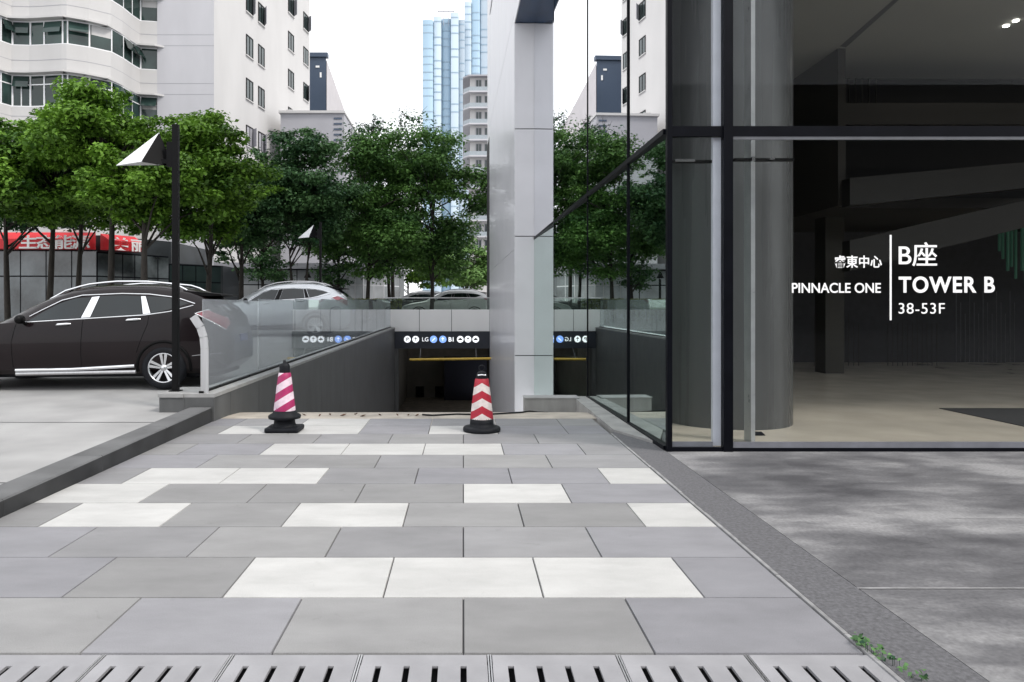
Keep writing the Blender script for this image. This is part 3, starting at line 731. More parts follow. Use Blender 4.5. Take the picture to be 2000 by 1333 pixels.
# ------------------------------------------------------------------ the glass tower on the right
t = TW = thing('glass_tower', (4, 7.84, 0), 'grey clad tower with mirror glass side and dark glazed lobby front', 'building')
FY = 7.84
ZT = zat(255, FY)                 # transom height
PFY = 20.2                        # pillar front
up_gl = glass('mirror_glass_upper', (.5, .54, .54), .86, 1.6, 0.0, gcol=(.97, .98, 1.0), wave=.012)
lo_gl = glass('mirror_glass_lower', (.80, .86, .84), .62, 1.7, 0.0, gcol=(.84, .93, .90), wave=.012)
ft_gl = glass('lobby_front_glass', (.97, .98, .98), .0, 1.1, 0.0, wave=.01)
sy = [FY+.05, 9.55, 12.35, 16.3, PFY]          # mullion lines on the side
for a, b in zip(sy, sy[1:]):
    mb = MB(); k_ = .0065*(b-a); mb.obox((face_x(a)+k_, a+.012), (face_x(b)-k_, b-.012), -.02, -.9 if a > 9 else .05, ZT-.03); mb.build('side_window', lo_gl, TW)
    mb = MB(); mb.obox((face_x(a)+k_, a+.012), (face_x(b)-k_, b-.012), -.02, ZT+.03, 9.58); mb.build('side_window', up_gl, TW)
for a in sy[1:-1]:
    mb = MB(); mb.obox((face_x(a)-.03, a-.012), (face_x(a)-.03, a+.012), -.09, -.9, 9.58); mb.build('mullion', M['navy_metal'], TW)
mb = MB(); mb.obox((face_x(FY+.06)-.04, FY+.06), (face_x(PFY)-.04, PFY), -.09, ZT-.03, ZT+.03); mb.build('transom', M['navy_metal'], TW)
mb = MB(); mb.obox((face_x(FY+.06)-.035, FY+.06), (face_x(12.4)-.035, 12.4), -.085, 0.0, .05); mb.build('side_sill', M['navy_metal'], TW)
# corner post and front frame
X0 = 2.24
mb = MB(); mb.box(X0-.015, X0+.04, FY-.02, FY+.05, 0, 9.58); mb.build('corner_post', M['navy_metal'], TW)
xm0, xm1 = xat(1412, FY), xat(1430, FY)
zf0, zf1 = zat(267, FY), zat(247, FY)
mb = MB(); mb.box(xm0, xm1, FY-.03, FY+.06, .0, 9.58); mb.build('mullion', M['navy_metal'], TW)
mb = MB(); mb.box(X0+.04, xm0, FY-.01, FY+.05, zf0, zf1); mb.box(xm1, 14, FY-.01, FY+.05, zf0, zf1); mb.build('transom', M['navy_metal'], TW)
mb = MB(); mb.box(X0+.04, xm0, FY-.01, FY+.05, .0, .045); mb.box(xm1, 14, FY-.01, FY+.05, .0, .04); mb.build('bottom_rail', M['navy_metal'], TW)
mb = MB(); mb.box(xm1, 14, FY-.005, FY+.04, .04, .10); mb.box(X0+.04, xm0-.1, FY+.03, FY+.05, .045, .10); mb.build('kick_rail', mat('grey_rail', (.16, .165, .19), .4), TW)
mb = MB(); mb.box(xm1, 14, FY-.005, FY+.02, zf0-.035, zf0); mb.build('transom_trim', mat('grey_trim', (.12, .125, .14), .35), TW)
mb = MB(); mb.box(X0+.04, xm0, FY+.02, FY+.03, .05, zf0); mb.build('door_pane', ft_gl, TW)
big = MB(); big.box(xm1, 14, FY+.02, FY+.03, .10, zf0-.035); big = big.build('front_window', ft_gl, TW)
mb = MB(); mb.box(X0+.04, xm0, FY+.02, FY+.03, zf1, 9.58); mb.build('front_window', ft_gl, TW)
mb = MB(); mb.box(xm1, 14, FY+.02, FY+.03, zf1, 9.58); mb.build('front_window', ft_gl, TW)
mb = MB(); mb.box(xat(1390, FY+.1), xm0, FY+.06, FY+.12, .05, 9.5); mb.build('door_jamb', mat('pale_jamb', (.62, .63, .70), .4, .05), TW)
mb = MB(); mb.box(X0+.06, xat(1388, FY+.12), FY+.08, FY+.13, zat(321, 8), zat(316, 8)); mb.box(xm1+.06, xat(1545, 8), FY+.08, FY+.14, zat(317, 8), zat(312, 8))
mb.build('door_closer', M['black_metal'], TW)
mb = MB(); mb.box(X0+.10, X0+.32, FY+.075, FY+.12, zat(321, 8)+.01, zat(314, 8)); mb.box(xat(1462, 8), xat(1468, 8), FY+.06, FY+.1, zat(318, 8), zat(310, 8)); mb.box(xat(1496, 8), xat(1506, 8), FY+.06, FY+.1, zat(316, 8), zat(312, 8))
mb.build('chrome_bracket', M['chrome'], TW)
mb = MB(); mb.box(xat(1460, 8.3), xat(1468, 8.3), 8.2, 8.4, .0, 9.4); mb.build('glass_fin', mat('fin_edge', (.35, .36, .37), .3), TW)
# lettering on the front window
wl_ = emit('glowing_white_letter', (.8, .8, .8), .22)  # faint glow put into the window letters
LX = lambda p: xat(p, FY)
yl = FY + .016
def letters(txt, px0, px1, pyb, pyt, cap=.70, bold=0.0, m=wl_, sp=1.0):
    h = (pyb-pyt)/FPX*FY
    o = text_mesh('lettering', txt, h/cap, m, big, (LX(px0), yl, zat(pyb, FY)), bold=bold, ext=.002, sp=sp)
    xs = [v.co.x for v in o.data.vertices]; w = max(xs)-min(xs); tgt = (px1-px0)/FPX*FY
    o.data.transform(Matrix.Translation((-min(xs), 0, 0)) ); o.data.transform(Matrix.Diagonal((tgt/w, 1, 1, 1)))
    return o
letters('睿東中心', 1631, 1724, 521, 499, .86, .002)
letters('PINNACLE ONE', 1548, 1722, 572, 553, .70, .002)
letters('B座', 1757, 1832, 516, 476, .80, .002)
letters('TOWER B', 1757, 1945, 571, 541, .70, .006, sp=1.12)
letters('38-53F', 1757, 1847, 613, 592, .70, .0, sp=1.1)
mb = MB(); mb.box(LX(1739.5), LX(1743), yl-.002, yl+.002, zat(626, FY), zat(459, FY)); mb.build('lettering_rule', wl_, big)
# pillar and overhanging upper body
def px_left(Y): return 1.443 - .0179*(Y-PFY)
zsof = zat(45, PFY)
mb = MB(); mb.prism([(px_left(PFY)+.02, PFY+.03), (face_x(PFY)+.02, PFY+.03), (40, PFY+.03), (40, 36), (px_left(36)+.02, 36)], -4.4, zsof); mb.build('pillar_core', M['joint'], TW)
zs = [-4.4, zat(695, PFY), zat(462, PFY), zat(252, PFY), zsof]
for a, b in zip(zs, zs[1:]):
    mb = MB(); mb.bbox(px_left(PFY)+.004, face_x(PFY), PFY, PFY+.05, a+.012, b-.012, .006); mb.build('cladding_panel', M['panel'], TW)
for (ya, yb) in ((PFY+.05, 24), (24, 28.5), (28.5, 33.2)):
    mb = MB()
    mb.obox((px_left(ya), ya+.006), (px_left(yb), yb-.006), -.04, -4.4, 3.2); mb.obox((px_left(ya), ya+.006), (px_left(yb), yb-.006), -.04, 3.212, zsof+.3)
    mb.build('gloss_panel', M['panel_gloss'], TW)
UF = 7.7
mb = MB(); mb.prism([(px_left(UF)+.05, UF+.05), (40, UF+.05), (40, 36), (px_left(36)+.05, 36)], zsof+.05, 27); mb.build('upper_body', M['panel'], TW)
mb = MB(); mb.prism([(px_left(UF)+.03, UF+.03), (40, UF+.03), (40, PFY-.01), (px_left(PFY-.01)+.03, PFY-.01)], zsof, zsof+.04); mb.build('soffit', M['soffit'], TW)
yy = UF
while yy < 33:
    y2 = min(yy+3.2, 33.2)
    mb = MB(); z = zsof+.01
    while z < 26:
        mb.obox((px_left(yy), yy+.01), (px_left(y2), y2-.01), -.03, z+(.31 if yy > PFY else 0), min(z+5.2, 27)-.012); z += 5.2
    mb.build('gloss_panel', M['panel_gloss'], TW); yy = y2
# lobby interior
fl = mat('polished_beige_floor', (.72, .65, .55), .12, .10, 1.5, spec=.6, rvar=.04)
mb = MB(); mb.box(X0+.02, 24, FY+.06, 24.6, -.3, .02); mb.build('lobby_floor', fl, TW)
mb = MB(); mb.box(X0, 24, FY+.05, 25, 7.0, 7.2); mb.build('lobby_ceiling', mat('lobby_ceiling', (.25, .25, .225), .7, .05, 1), TW)
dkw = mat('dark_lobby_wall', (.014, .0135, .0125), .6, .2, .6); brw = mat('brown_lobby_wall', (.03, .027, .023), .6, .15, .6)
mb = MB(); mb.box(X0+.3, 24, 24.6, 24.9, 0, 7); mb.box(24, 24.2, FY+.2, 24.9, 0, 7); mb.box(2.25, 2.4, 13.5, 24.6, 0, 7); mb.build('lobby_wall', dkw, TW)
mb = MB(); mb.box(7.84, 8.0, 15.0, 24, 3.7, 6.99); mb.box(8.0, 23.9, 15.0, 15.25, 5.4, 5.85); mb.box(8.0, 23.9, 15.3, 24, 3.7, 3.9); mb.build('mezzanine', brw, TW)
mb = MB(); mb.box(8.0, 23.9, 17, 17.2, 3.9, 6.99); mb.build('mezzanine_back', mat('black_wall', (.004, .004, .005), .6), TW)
mb = MB()
for i in range(9): MB().box(8.45+i*.16, 8.47+i*.16, 16.9, 16.94, 5.9, 6.98).build('slat', brw, TW)
mb = MB(); mb.box(xat(1604, 17), xat(1640, 17), 16.8, 17.3, .02, 3.69); mb.build('square_column', mat('column_brown', (.03, .028, .022), .6), TW)
fl_m = mat('stair_soffit_brown', (.015, .014, .012), .6, .15, .6); bal_m = mat('dark_steel', (.12, .125, .13), .4, .1, 5, metal=.5)
for q in (((1660, 348), (2060, 312), (2060, 362), (1660, 402)), ((1660, 470), (2060, 378), (2060, 430), (1660, 530))):
    q = [at(a, b, 14.6) for a, b in q]; MB().prism_xz([(v.x, v.z) for v in q], 14.6, 14.9).build('stair_flight', fl_m, TW)
for i in range(26):
    x = 9.3+i*.13
    if 9 < i < 15: continue
    MB().box(x, x+.012, 19.0, 19.012, .02, 1.15 + (.25 if i % 7 == 0 else 0)).build('baluster', brw, TW)
for i in range(14): MB().box(13.2+i*.12, 13.213+i*.12, 19.2, 19.213, .1, 2.0-.3*((i*7) % 3)).build('baluster', bal_m, TW)
gg = emit('green_glow', (.05, .15, .10), .06)  # strips with a weak green glow put into their material
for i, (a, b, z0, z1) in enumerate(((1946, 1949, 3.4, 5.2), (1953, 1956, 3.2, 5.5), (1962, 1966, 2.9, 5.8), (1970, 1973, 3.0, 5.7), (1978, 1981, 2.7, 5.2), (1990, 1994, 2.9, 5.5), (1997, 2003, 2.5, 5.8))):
    MB().box(xat(a, 18.3), xat(b, 18.3), 18.2, 18.25, z0-.4, z1-.8).build('green_glow_strip', gg, TW)
spot_m = emit('lit_spot', (1, .97, .9), 10)
for p, q in ((1965, 50), (1984, 40)):
    Yq = (7-EYE)*FPX/(600-q); MB().lathe([(0, 0), (.05, 0), (.05, -.02), (0, -.02)], xat(p, Yq), Yq, 6.998, 16, smooth=False).build('ceiling_spot', spot_m, TW)
mb = MB(); mb.quad((xat(1640, 14.9), 14.9, 6.996), (xat(1655, 14.9), 14.95, 6.996), (xat(1790, 12), 11.9, 6.996), (xat(1780, 12), 11.9, 6.996)); mb.build('ceiling_joint', M['joint'], TW)
mb = MB(); mb.lathe([(.86, .02), (.86, 7)], 3.62, 9.42+.5, 0, 48); 
mb.build('round_column', mat('grey_round_column', (.085, .088, .09), .28, .30, 2.2, metal=.0, spec=.4, stretch=(1, 1, .03), rvar=.10), TW)  # upright streaks put into the colour as soft reflections
t = thing('door_stop', (3.55, 8.75, .02), 'small dark wedge with a white tipped rod on the lobby floor beside the round column', 'door stop')
mb = MB(); mb.prism_yz([(8.68, .021), (8.82, .021), (8.80, .05), (8.72, .035)], 3.50, 3.66); mb.build('wedge', M['rubber'], t)
mb = MB(); mb.tube([(3.47, 8.78, .02), (3.47, 8.78, .20)], .006, 6); mb.lathe([(0, .20), (.016, .205), (.016, .225), (0, .235)], 3.47, 8.78, 0, 12); mb.build('rod', M['white_metal'], t)
o = MB(); o.bbox(7.3, 12, 8.9, 11.0, .0205, .03, .003); o = o.build('floor_shade', mat('floor_shade_dark', (.03, .03, .032), .95, .3, 30)); set_origin(o, (9, 10, .02))
tag(o, 'dark sheet standing in for shade on the beige lobby floor', 'mat')  # thin dark sheet laid on the floor in place of shade

# unseen dark block, added behind the camera to keep sky off the lobby glass
t = thing('sky_blocker', (15, -34, 0), 'unseen dark block added behind the camera, blocking sky reflections in the lobby glass', 'building')
MB().box(-12, 80, -48, -34, 0, 17).build('wall', mat('sky_blocker_dark', (.05, .05, .05), .6, .2, .3), t)
mb = MB()
bandm = mat('dim_band', (.10, .095, .085), .6)
for k in range(4): MB().box(-11.9, 79.9, -34.01, -33.8, 3.2+k*4, 4.2+k*4).build('blocker_band', bandm, t)

# ------------------------------------------------------------------ cars
def build_car(name, loc, rz, label, cat, paint, group='parked cars', roofz=1.72, detail=True):
    t = thing(name, loc, label, cat, group, rz)
    top = [(-4.1, .62), (-4.06, .80), (-3.88, .92), (-3.4, 1.04), (-2.75, 1.13), (-2.55, 1.24), (-2.2, 1.45), (-1.74, 1.66), (-1.4, 1.735), (-.9, 1.77), (-.4, 1.77), (.0, 1.74), (.35, 1.67), (.6, 1.575), (.85, 1.40), (1.0, 1.24), (1.06, 1.05), (1.10, .85), (1.10, .6)]
    def zt(x): return lerp_tab(top, x)
    def belt(x): return min(1.13 + .0625*(x+2.25), zt(x)-.06)
    def fw(x): return lerp_tab([(-4.1, .70), (-3.98, .82), (-3.68, .92), (-3.0, .985), (-2, 1), (0, 1), (.5, .975), (.8, .93), (1.0, .86), (1.1, .78)], x)
    def wy(x, z):
        b, T = belt(x), zt(x); f = fw(x)
        low = [(.26, .84), (.34, .915), (.55, .945), (.80, .95), (b-.12, .935), (b, .905)]
        if z <= b: return lerp_tab(low, z)*f
        k = (z-b)/max(T-b, .05)
        return lerp_tab([(0, .905), (.80, .70), (.93, .60), (1, .42)], k)*f
    xs = [-4.1, -4.07, -4.0, -3.88, -3.68, -3.4, -3.1, -2.85, -2.7, -2.55, -2.35, -2.1, -1.85, -1.6, -1.3, -1.0, -.6, -.2, .1, .35, .55, .72, .86, .97, 1.04, 1.08, 1.10]
    ring = []
    for x in xs:
        b, T = belt(x), zt(x); zb = .26 if -3.78 < x < .9 else lerp_tab([(-4.1, .42), (-3.78, .28), (.9, .28), (1.1, .45)], x)
        zl = [zb, .34, .45, .55, .68, .80, b-.12, b-.05, b, b+(T-b)*.25, b+(T-b)*.5, b+(T-b)*.8, b+(T-b)*.93, T]
        zl = sorted(max(zb, min(z, T)) for z in zl)
        half = [(x, -wy(x, z), z) for z in zl]
        ring.append([(x, 0, zb)] + half + [(x, 0, T + .012)] + [(p[0], -p[1], p[2]) for p in reversed(half)])
    n = len(ring[0]); mb = MB(); vs = [p for r in ring for p in r]; fs = []
    for i in range(len(xs)-1):
        for j in range(n): fs.append((i*n+j, i*n+(j+1) % n, (i+1)*n+(j+1) % n, (i+1)*n+j))
    fs.append(tuple(reversed(range(n)))); fs.append(tuple((len(xs)-1)*n+j for j in range(n)))
    fs = [tuple(reversed(f)) for f in fs]
    mb.add(vs, fs, 0, True)
    body = mb.build('body', paint, t, local=True)
    # wheel arches cut out of the body
    for wx in (0, -3.1):
        c = MB(); c.lathe([(0, -1.2), (.415, -1.2), (.415, 1.2), (0, 1.2)], wx, 0, .37, 40, axis='y', smooth=False)
        co = c.build('cut', paint); bm = bmesh.new(); bm.from_mesh(co.data); bmesh.ops.remove_doubles(bm, verts=bm.verts, dist=1e-4); bmesh.ops.recalc_face_normals(bm, faces=bm.faces); bm.to_mesh(co.data); bm.free()
        bm = bmesh.new(); bm.from_mesh(body.data); bmesh.ops.remove_doubles(bm, verts=bm.verts, dist=1e-4); bmesh.ops.recalc_face_normals(bm, faces=bm.faces); bm.to_mesh(body.data); bm.free()
        md = body.modifiers.new('arch', 'BOOLEAN'); md.object = co; md.operation = 'DIFFERENCE'; md.solver = 'EXACT'
        bpy.context.view_layer.update()
        me = bpy.data.meshes.new_from_object(body.evaluated_get(bpy.context.evaluated_depsgraph_get()))
        body.modifiers.clear(); old = body.data; body.data = me; bpy.data.meshes.remove(old); bpy.data.objects.remove(co)
        me.name = 'body'
    try: body.data.set_sharp_from_angle(angle=R(32))
    except Exception: pass
    glass_m = mat('car_glass', (.006, .011, .013), .05, .3, 1, spec=.6, coat=.0, rvar=.02)
    trim = M['black_metal']; chrome = M['chrome']
    MB().box(-3.7, .85, -.72, .72, .2, .6).build('underbody', M['rubber'], t, local=True)
    def surf(poly, off, s): return [(x, s*(-wy(x, z)-off), z) for x, z in poly]
    def sheet(name, poly, off, m, th=.01, dens=6):
        # polygon in side view laid on the body side, subdivided to follow it
        bm = bmesh.new(); vs_ = [bm.verts.new((x, 0, z)) for x, z in poly]; bm.faces.new(vs_)
        bmesh.ops.triangulate(bm, faces=bm.faces[:])
        bmesh.ops.subdivide_edges(bm, edges=bm.edges[:], cuts=dens, use_grid_fill=True)
        for s in (1, -1):
            mb = MB(); bm.verts.index_update()
            vv = [(v.co.x, s*(-wy(v.co.x, v.co.z)-off), v.co.z) for v in bm.verts]
            ff = [[v.index for v in f.verts] for f in bm.faces]
            mb.add(vv, ff, 0, True); mb.build(name, m, t, local=True)
        bm.free()
    def strip(name, pts, w, m, off=.008, sides=(1, -1), loop=False):
        for s in sides:
            mb = MB(); mb.tube([(x, s*(-wy(x, z)-off), z) for x, z in pts], w, 6); mb.build(name, m, t, local=True)
    Zs = lambda py: (762-py)/116.7; Xs = lambda px: (px-313)/116.7
    fr = [(Xs(50), Zs(629)), (Xs(152), Zs(621)), (Xs(166), Zs(580)), (Xs(140), Zs(583)), (Xs(112), Zs(592)), (Xs(85), Zs(606))]
    fr = [(-2.2, 1.145), (-1.36, 1.195), (-1.25, 1.54), (-1.5, 1.525), (-1.75, 1.44), (-2.0, 1.29)]
    rr = [(-1.19, 1.205), (-.36, 1.255), (-.44, 1.56), (-.75, 1.575), (-1.10, 1.56)]
    qr = [(-.21, 1.27), (.05, 1.33), (.38, 1.44), (.2, 1.50), (-.05, 1.545), (-.34, 1.56)]
    q2 = [(.10, 1.33), (.44, 1.355), (.40, 1.42)]
    for p_ in (fr, rr, qr): sheet('side_window', p_, .006, glass_m)
    strip('window_trim', [(-2.35, 1.12), (-1.3, 1.182), (-.3, 1.245), (.08, 1.30), (.45, 1.405)], .010, chrome)
    strip('window_trim', [(-2.2, 1.22), (-2.0, 1.34), (-1.72, 1.49), (-1.4, 1.575), (-.75, 1.605), (-.3, 1.595), (.15, 1.54), (.47, 1.435)], .010, chrome)
    sheet('pillar_trim', [(-1.345, 1.20), (-1.20, 1.21), (-1.11, 1.56), (-1.235, 1.545)], .010, chrome if detail else trim, dens=3)
    sheet('pillar_trim', [(-.345, 1.262), (-.225, 1.272), (-.355, 1.56), (-.43, 1.56)], .010, chrome if detail else trim, dens=3)
    # windscreen and rear window across the body
    mb = MB(); pts = []
    def cross(x, inset, zo):
        T = zt(x); f = fw(x)
        yy = [(-.60*f*inset, T - .055*1 + zo), (-.42*f*inset, T+zo), (0, T+.014+zo), (.42*f*inset, T+zo), (.60*f*inset, T-.055+zo)]
        return [(x, y, z) for y, z in yy]
    for nm, xa, xb in (('windscreen', -2.62, -1.72), ('rear_window', .56, .93)):
        mb = MB(); rows_ = [cross(xa+(xb-xa)*i/5, .98, .008) for i in range(6)]
        vs_ = [p for r_ in rows_ for p in r_]; fs_ = [(i*5+j, i*5+j+1, (i+1)*5+j+1, (i+1)*5+j) for i in range(5) for j in range(4)]
        mb.add(vs_, fs_, 0, True); mb.build(nm, glass_m, t, local=True)
    # wheels
    for wx in (0, -3.1):
        for s in (-1, 1):
            w = MB(); y0 = s*.80; y1 = s*.955
            w.lathe([(.245, s*.955), (.27, s*.968), (.32, s*.965), (.352, s*.94), (.362, s*.90), (.362, s*.77), (.34, s*.73), (.25, s*.73)], wx, 0, .362, 48, axis='y')
            wo_ = w.build('wheel', M['rubber'], t, local=True)
            r_ = MB(); r_.lathe([(.25, s*.955), (.235, s*.945), (.228, s*.80), (0, s*.80)], wx, 0, .362, 40, axis='y')
            r_.build('rim_barrel', mat('rim_dark', (.06, .06, .065), .4, metal=.6), wo_, local=True)
            sp = MB()
            for k in range(5):
                for da in (-10, 10):
                    a = R(90 + 72*k + da); a2 = R(90+72*k+da*.55)
                    pa = Vector((wx+.05*math.cos(a2+da*.02), 0, .362+.05*math.sin(a2+da*.02))); pb = Vector((wx+.238*math.cos(a), 0, .362+.238*math.sin(a)))
                    d = (pb-pa).normalized(); nn = Vector((-d.z, 0, d.x))
                    for (u, v, ya, yb) in ((.0, 1, .935, .95),):
                        q = [pa+nn*.014, pb+nn*.024, pb-nn*.024, pa-nn*.014]
                        sp.add([(p.x, s*.905, p.z) for p in q] + [(p.x, s*(.935 if i in (0, 3) else .952), p.z) for i, p in enumerate(q)],
                               [(0,1,2,3),(7,6,5,4),(0,4,5,1),(1,5,6,2),(2,6,7,3),(3,7,4,0)])
            sp.lathe([(0, s*.945), (.05, s*.942), (.058, s*.91)], wx, 0, .362, 20, axis='y')
            sp.lathe([(.228, s*.93), (.234, s*.955), (.25, s*.958), (.252, s*.93)], wx, 0, .362, 40, axis='y')
            sp.build('rim', mat('alloy_silver', (.72, .73, .75), .25, .05, metal=.9), wo_, local=True)
    for wx in (0, -3.1):     # dark arch lips
        for s in (1, -1):
            mb = MB(); pts = [(wx+.432*math.cos(R(a)), .37+.432*math.sin(R(a))) for a in range(-8, 189, 7)]
            mb.tube([(x, s*(-wy(x, z)-.0), z) for x, z in pts], .026, 6); mb.build('arch_trim', trim, t, local=True)
    strip('sill_trim', [(-2.38, .335), (-1.5, .345), (-.47, .40)], .030, chrome if detail else trim, .012)
    strip('side_step', [(-2.38, .275), (-.45, .30)], .035, M['steel'] if detail else trim, .05)
    # handles, door seams, mirror, lamps, spoiler, rails
    for x, z in ((-1.62, 1.09), (-.5, 1.165)):
        for s in (1, -1):
            mb = MB(); y = wy(x, z)
            mb.tube([(x-.11, s*(-y-.004), z-.012), (x-.07, s*(-y-.035), z), (x+.07, s*(-y-.035), z+.008), (x+.12, s*(-y-.004), z+.01)], [.016, .02, .02, .014], 8)
            mb.build('door_handle', chrome, t, local=True)
    for seam in ([(-1.33, .36), (-1.33, .8), (-1.31, 1.17)], [(-.44, .62), (-.36, .85), (-.26, 1.1), (-.25, 1.24)], [(-2.42, .38), (-2.44, .8), (-2.38, 1.1)]):
        pts = []
        for (a, b), (c, d) in zip(seam, seam[1:]):
            pts += [(a+(c-a)*k/4, b+(d-b)*k/4) for k in range(4)]
        pts.append(seam[-1]); strip('door_seam', pts, .0045, trim, .001)
    pts = [(.62+.0*k, 0) for k in range(1)]
    strip('bumper_seam', [(.46, .56), (.7, .585), (.93, .60)], .005, M['steel'], .001)
    for s in (1, -1):
        mb = MB(); y = -s*.93
        mb.lathe([(0, -.12), (.05, -.115), (.085, -.06), (.09, 0), (.08, .06), (.05, .1), (0, .11)], 0, 0, 0, 16)
        mb.v = [(-2.26 + p[0]*.75 - .02*p[2], y*1.03 - s*.07 + p[2]*s*.9*-1, 1.175 + p[1]*.85) for p in mb.v]
        mb.tube([(-2.22, y*.97, 1.10), (-2.25, y*1.05, 1.13)], .025, 8)
        mb.build('wing_mirror', trim, t, local=True)
    tl = mat('tail_lamp', (.30, .05, .07), .12, .3, 6, coat=1)
    for nm, poly in (('tail_lamp', [(.50, 1.265), (.70, 1.33), (1.0, 1.20), (1.04, 1.10), (1.0, 1.0), (.78, 1.14)]),):
        sheet(nm, poly, .014, tl, dens=6)
    strip('lamp_trim', [(.50, 1.27), (.78, 1.13), (1.0, .99)], .012, chrome, .012)
    strip('lamp_trim', [(.52, 1.275), (.70, 1.33), (1.0, 1.2)], .010, chrome, .012)
    mb = MB(); mb.prism_yz([(-.6, 1.62), (.6, 1.62), (.6, 1.64), (-.6, 1.64)], 0, .1); 
    mb = MB()
    pf = [(.22, 1.665), (.50, 1.635), (.86, 1.60), (.86, 1.575), (.56, 1.565), (.40, 1.60)]
    mb.prism_xz([(a, b) for a, b in pf], -.62, .62); mb.build('spoiler', trim, t, local=True)
    for s in (1, -1):
        mb = MB(); pts = [(x, s*-.56, zt(x)+dz) for x, dz in ((-2.0, -.03), (-1.75, .0), (-1.5, .018), (-1.35, .03), (-1.1, .042), (-.9, .046), (-.65, .047), (-.4, .046), (-.2, .044), (.0, .04), (.15, .02), (.27, -.02))]
        mb.tube(pts, .017, 8); mb.build('roof_rail', chrome if detail else M['steel'], t, local=True)
    mb = MB(); mb.box(-4.115, -4.08, -.5, .5, .5, .72); mb.build('grille', trim, t, local=True)
    for s in (1, -1):
        sheet_poly = [(-3.98, .78), (-3.63, .93), (-3.58, .86), (-3.93, .70)]
    sheet('headlight', sheet_poly, .008, mat('headlight_lens', (.6, .62, .65), .1, coat=1))
    mb = MB(); mb.box(1.085, 1.11, -.26, .26, .78, .90); mb.build('number_plate', mat('blue_plate', (.03, .06, .3), .4), t, local=True)
    return t
plum = mat('dark_plum_paint', (.008, .0045, .0055), .25, .1, 2, metal=.0, coat=.3, spec=.15, rvar=.03)
dsv = build_car('parked_car', (-5.07, 12.9, road_z(12.3)), R(4), 'dark plum estate car with chrome window trim, parked behind the lamp post', 'car', plum)
silver = mat('silver_paint', (.50, .52, .55), .25, .06, 2, metal=.6, coat=.8, rvar=.03)
build_car('parked_car', (xat(618, 23.5), 24.3, road_z(23.9)), R(0), 'silver car behind the glass balustrade, in front of the farther lamp', 'car', silver, detail=False)
whitep = mat('white_car_paint', (.66, .67, .68), .3, .05, 2, coat=.8)
build_car('parked_car', (xat(925, 40), 41, road_z(40)-.0), R(3), 'white car beyond the glass rail above the garage, right of the hedge', 'car', whitep, detail=False)
build_car('parked_car', (xat(855, 47), 47, road_z(47)), R(-4), 'dark car on the far street, left of the white one', 'car', mat('dark_grey_paint', (.05, .055, .06), .3, .1, 2, coat=.8), detail=False)

# ------------------------------------------------------------------ trees
G = 'street trees beside the road'
L = M['leaf']; LD = M['leaf_dark']
def T(px, Y, ytop, ybot, rpx, n, seed, m, label, **k):
    X = xat(px, Y)
    return tree(X, Y, road_z(Y), zat(ytop, Y), zat(ybot, Y), rpx/FPX*Y, rpx/FPX*Y*.9, n, seed, m, label, G, **k)
T(-60, 25, 221, 455, 172, 27187, 21, L, 'green street tree at the left picture edge above the red awning')
T(95, 28, 214, 455, 172, 30812, 22, L, 'broad green street tree in front of the red awning lettering')
T(215, 26, 164, 420, 155, 32625, 23, L, 'tallest bright green street tree, rising in front of the ribbon windows', light=.62)
T(282, 24, 276, 468, 114, 23562, 24, L, 'lower round green tree directly behind the near lamp post', light=.62)
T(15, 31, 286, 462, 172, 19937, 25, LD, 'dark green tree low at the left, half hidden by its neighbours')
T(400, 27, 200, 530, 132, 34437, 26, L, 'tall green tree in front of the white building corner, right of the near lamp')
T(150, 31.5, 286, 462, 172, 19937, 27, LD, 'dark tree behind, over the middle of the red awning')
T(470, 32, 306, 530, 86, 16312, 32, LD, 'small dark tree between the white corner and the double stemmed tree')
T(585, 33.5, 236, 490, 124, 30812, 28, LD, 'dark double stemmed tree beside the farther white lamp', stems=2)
T(715, 36.5, 276, 560, 132, 32625, 29, M['leaf_mid'], 'mid green tree behind the farther lamp post, over the hedge', light=.55)
T(842, 38, 226, 570, 128, 38062, 30, M['leaf_mid'], 'large green tree rising above the garage entrance', light=.52)
T(768, 45, 200, 440, 109, 3750, 31, LD, 'sparse twiggy tree top rising above the dark trees', sparse=True, nclump=50, leaf=.13, light=.3)
T(905, 70, 441, 578, 80, 14500, 33, M['leaf_bright'], 'pale bright green tree far behind the garage entrance', leaf=.2)
T(800, 75, 456, 578, 109, 12687, 34, M['leaf'], 'green tree far down the street between the dark trunks', leaf=.22)
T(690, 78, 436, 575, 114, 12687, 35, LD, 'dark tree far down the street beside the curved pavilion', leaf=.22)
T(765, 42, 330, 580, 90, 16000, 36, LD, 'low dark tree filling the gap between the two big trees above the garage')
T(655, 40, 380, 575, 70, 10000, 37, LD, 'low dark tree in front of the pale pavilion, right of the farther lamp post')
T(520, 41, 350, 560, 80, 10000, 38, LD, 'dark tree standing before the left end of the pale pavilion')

# hedge behind the glass rail
hd = thing('hedge', (xat(690, 36), 36, road_z(36)), 'low yellow green clipped hedge behind the glass rail', 'hedge')
rs = np.random.RandomState(8); n = 6000
hx0, hx1, hz0, hz1 = xat(560, 36), xat(785, 36), road_z(36), zat(584, 36)
cs = np.stack([rs.uniform(hx0, hx1, n), rs.uniform(35.4, 36.4, n), hz0 + (hz1-hz0)*rs.uniform(0, 1, n)**.4], 1)
leaves_mesh('foliage', cs, rs.normal(size=(n, 3))+[0, -.3, .6], .06, 9, M['leaf_olive'], None, hd, Vector(hd.location))
mb = MB()
for i in range(14): x = hx0+(hx1-hx0)*(i+.5)/14; mb.tube([(x, 35.9, hz0), (x+.05, 35.9, hz1-.1)], .02, 5)
mb.build('stem', M['trunk'], hd)

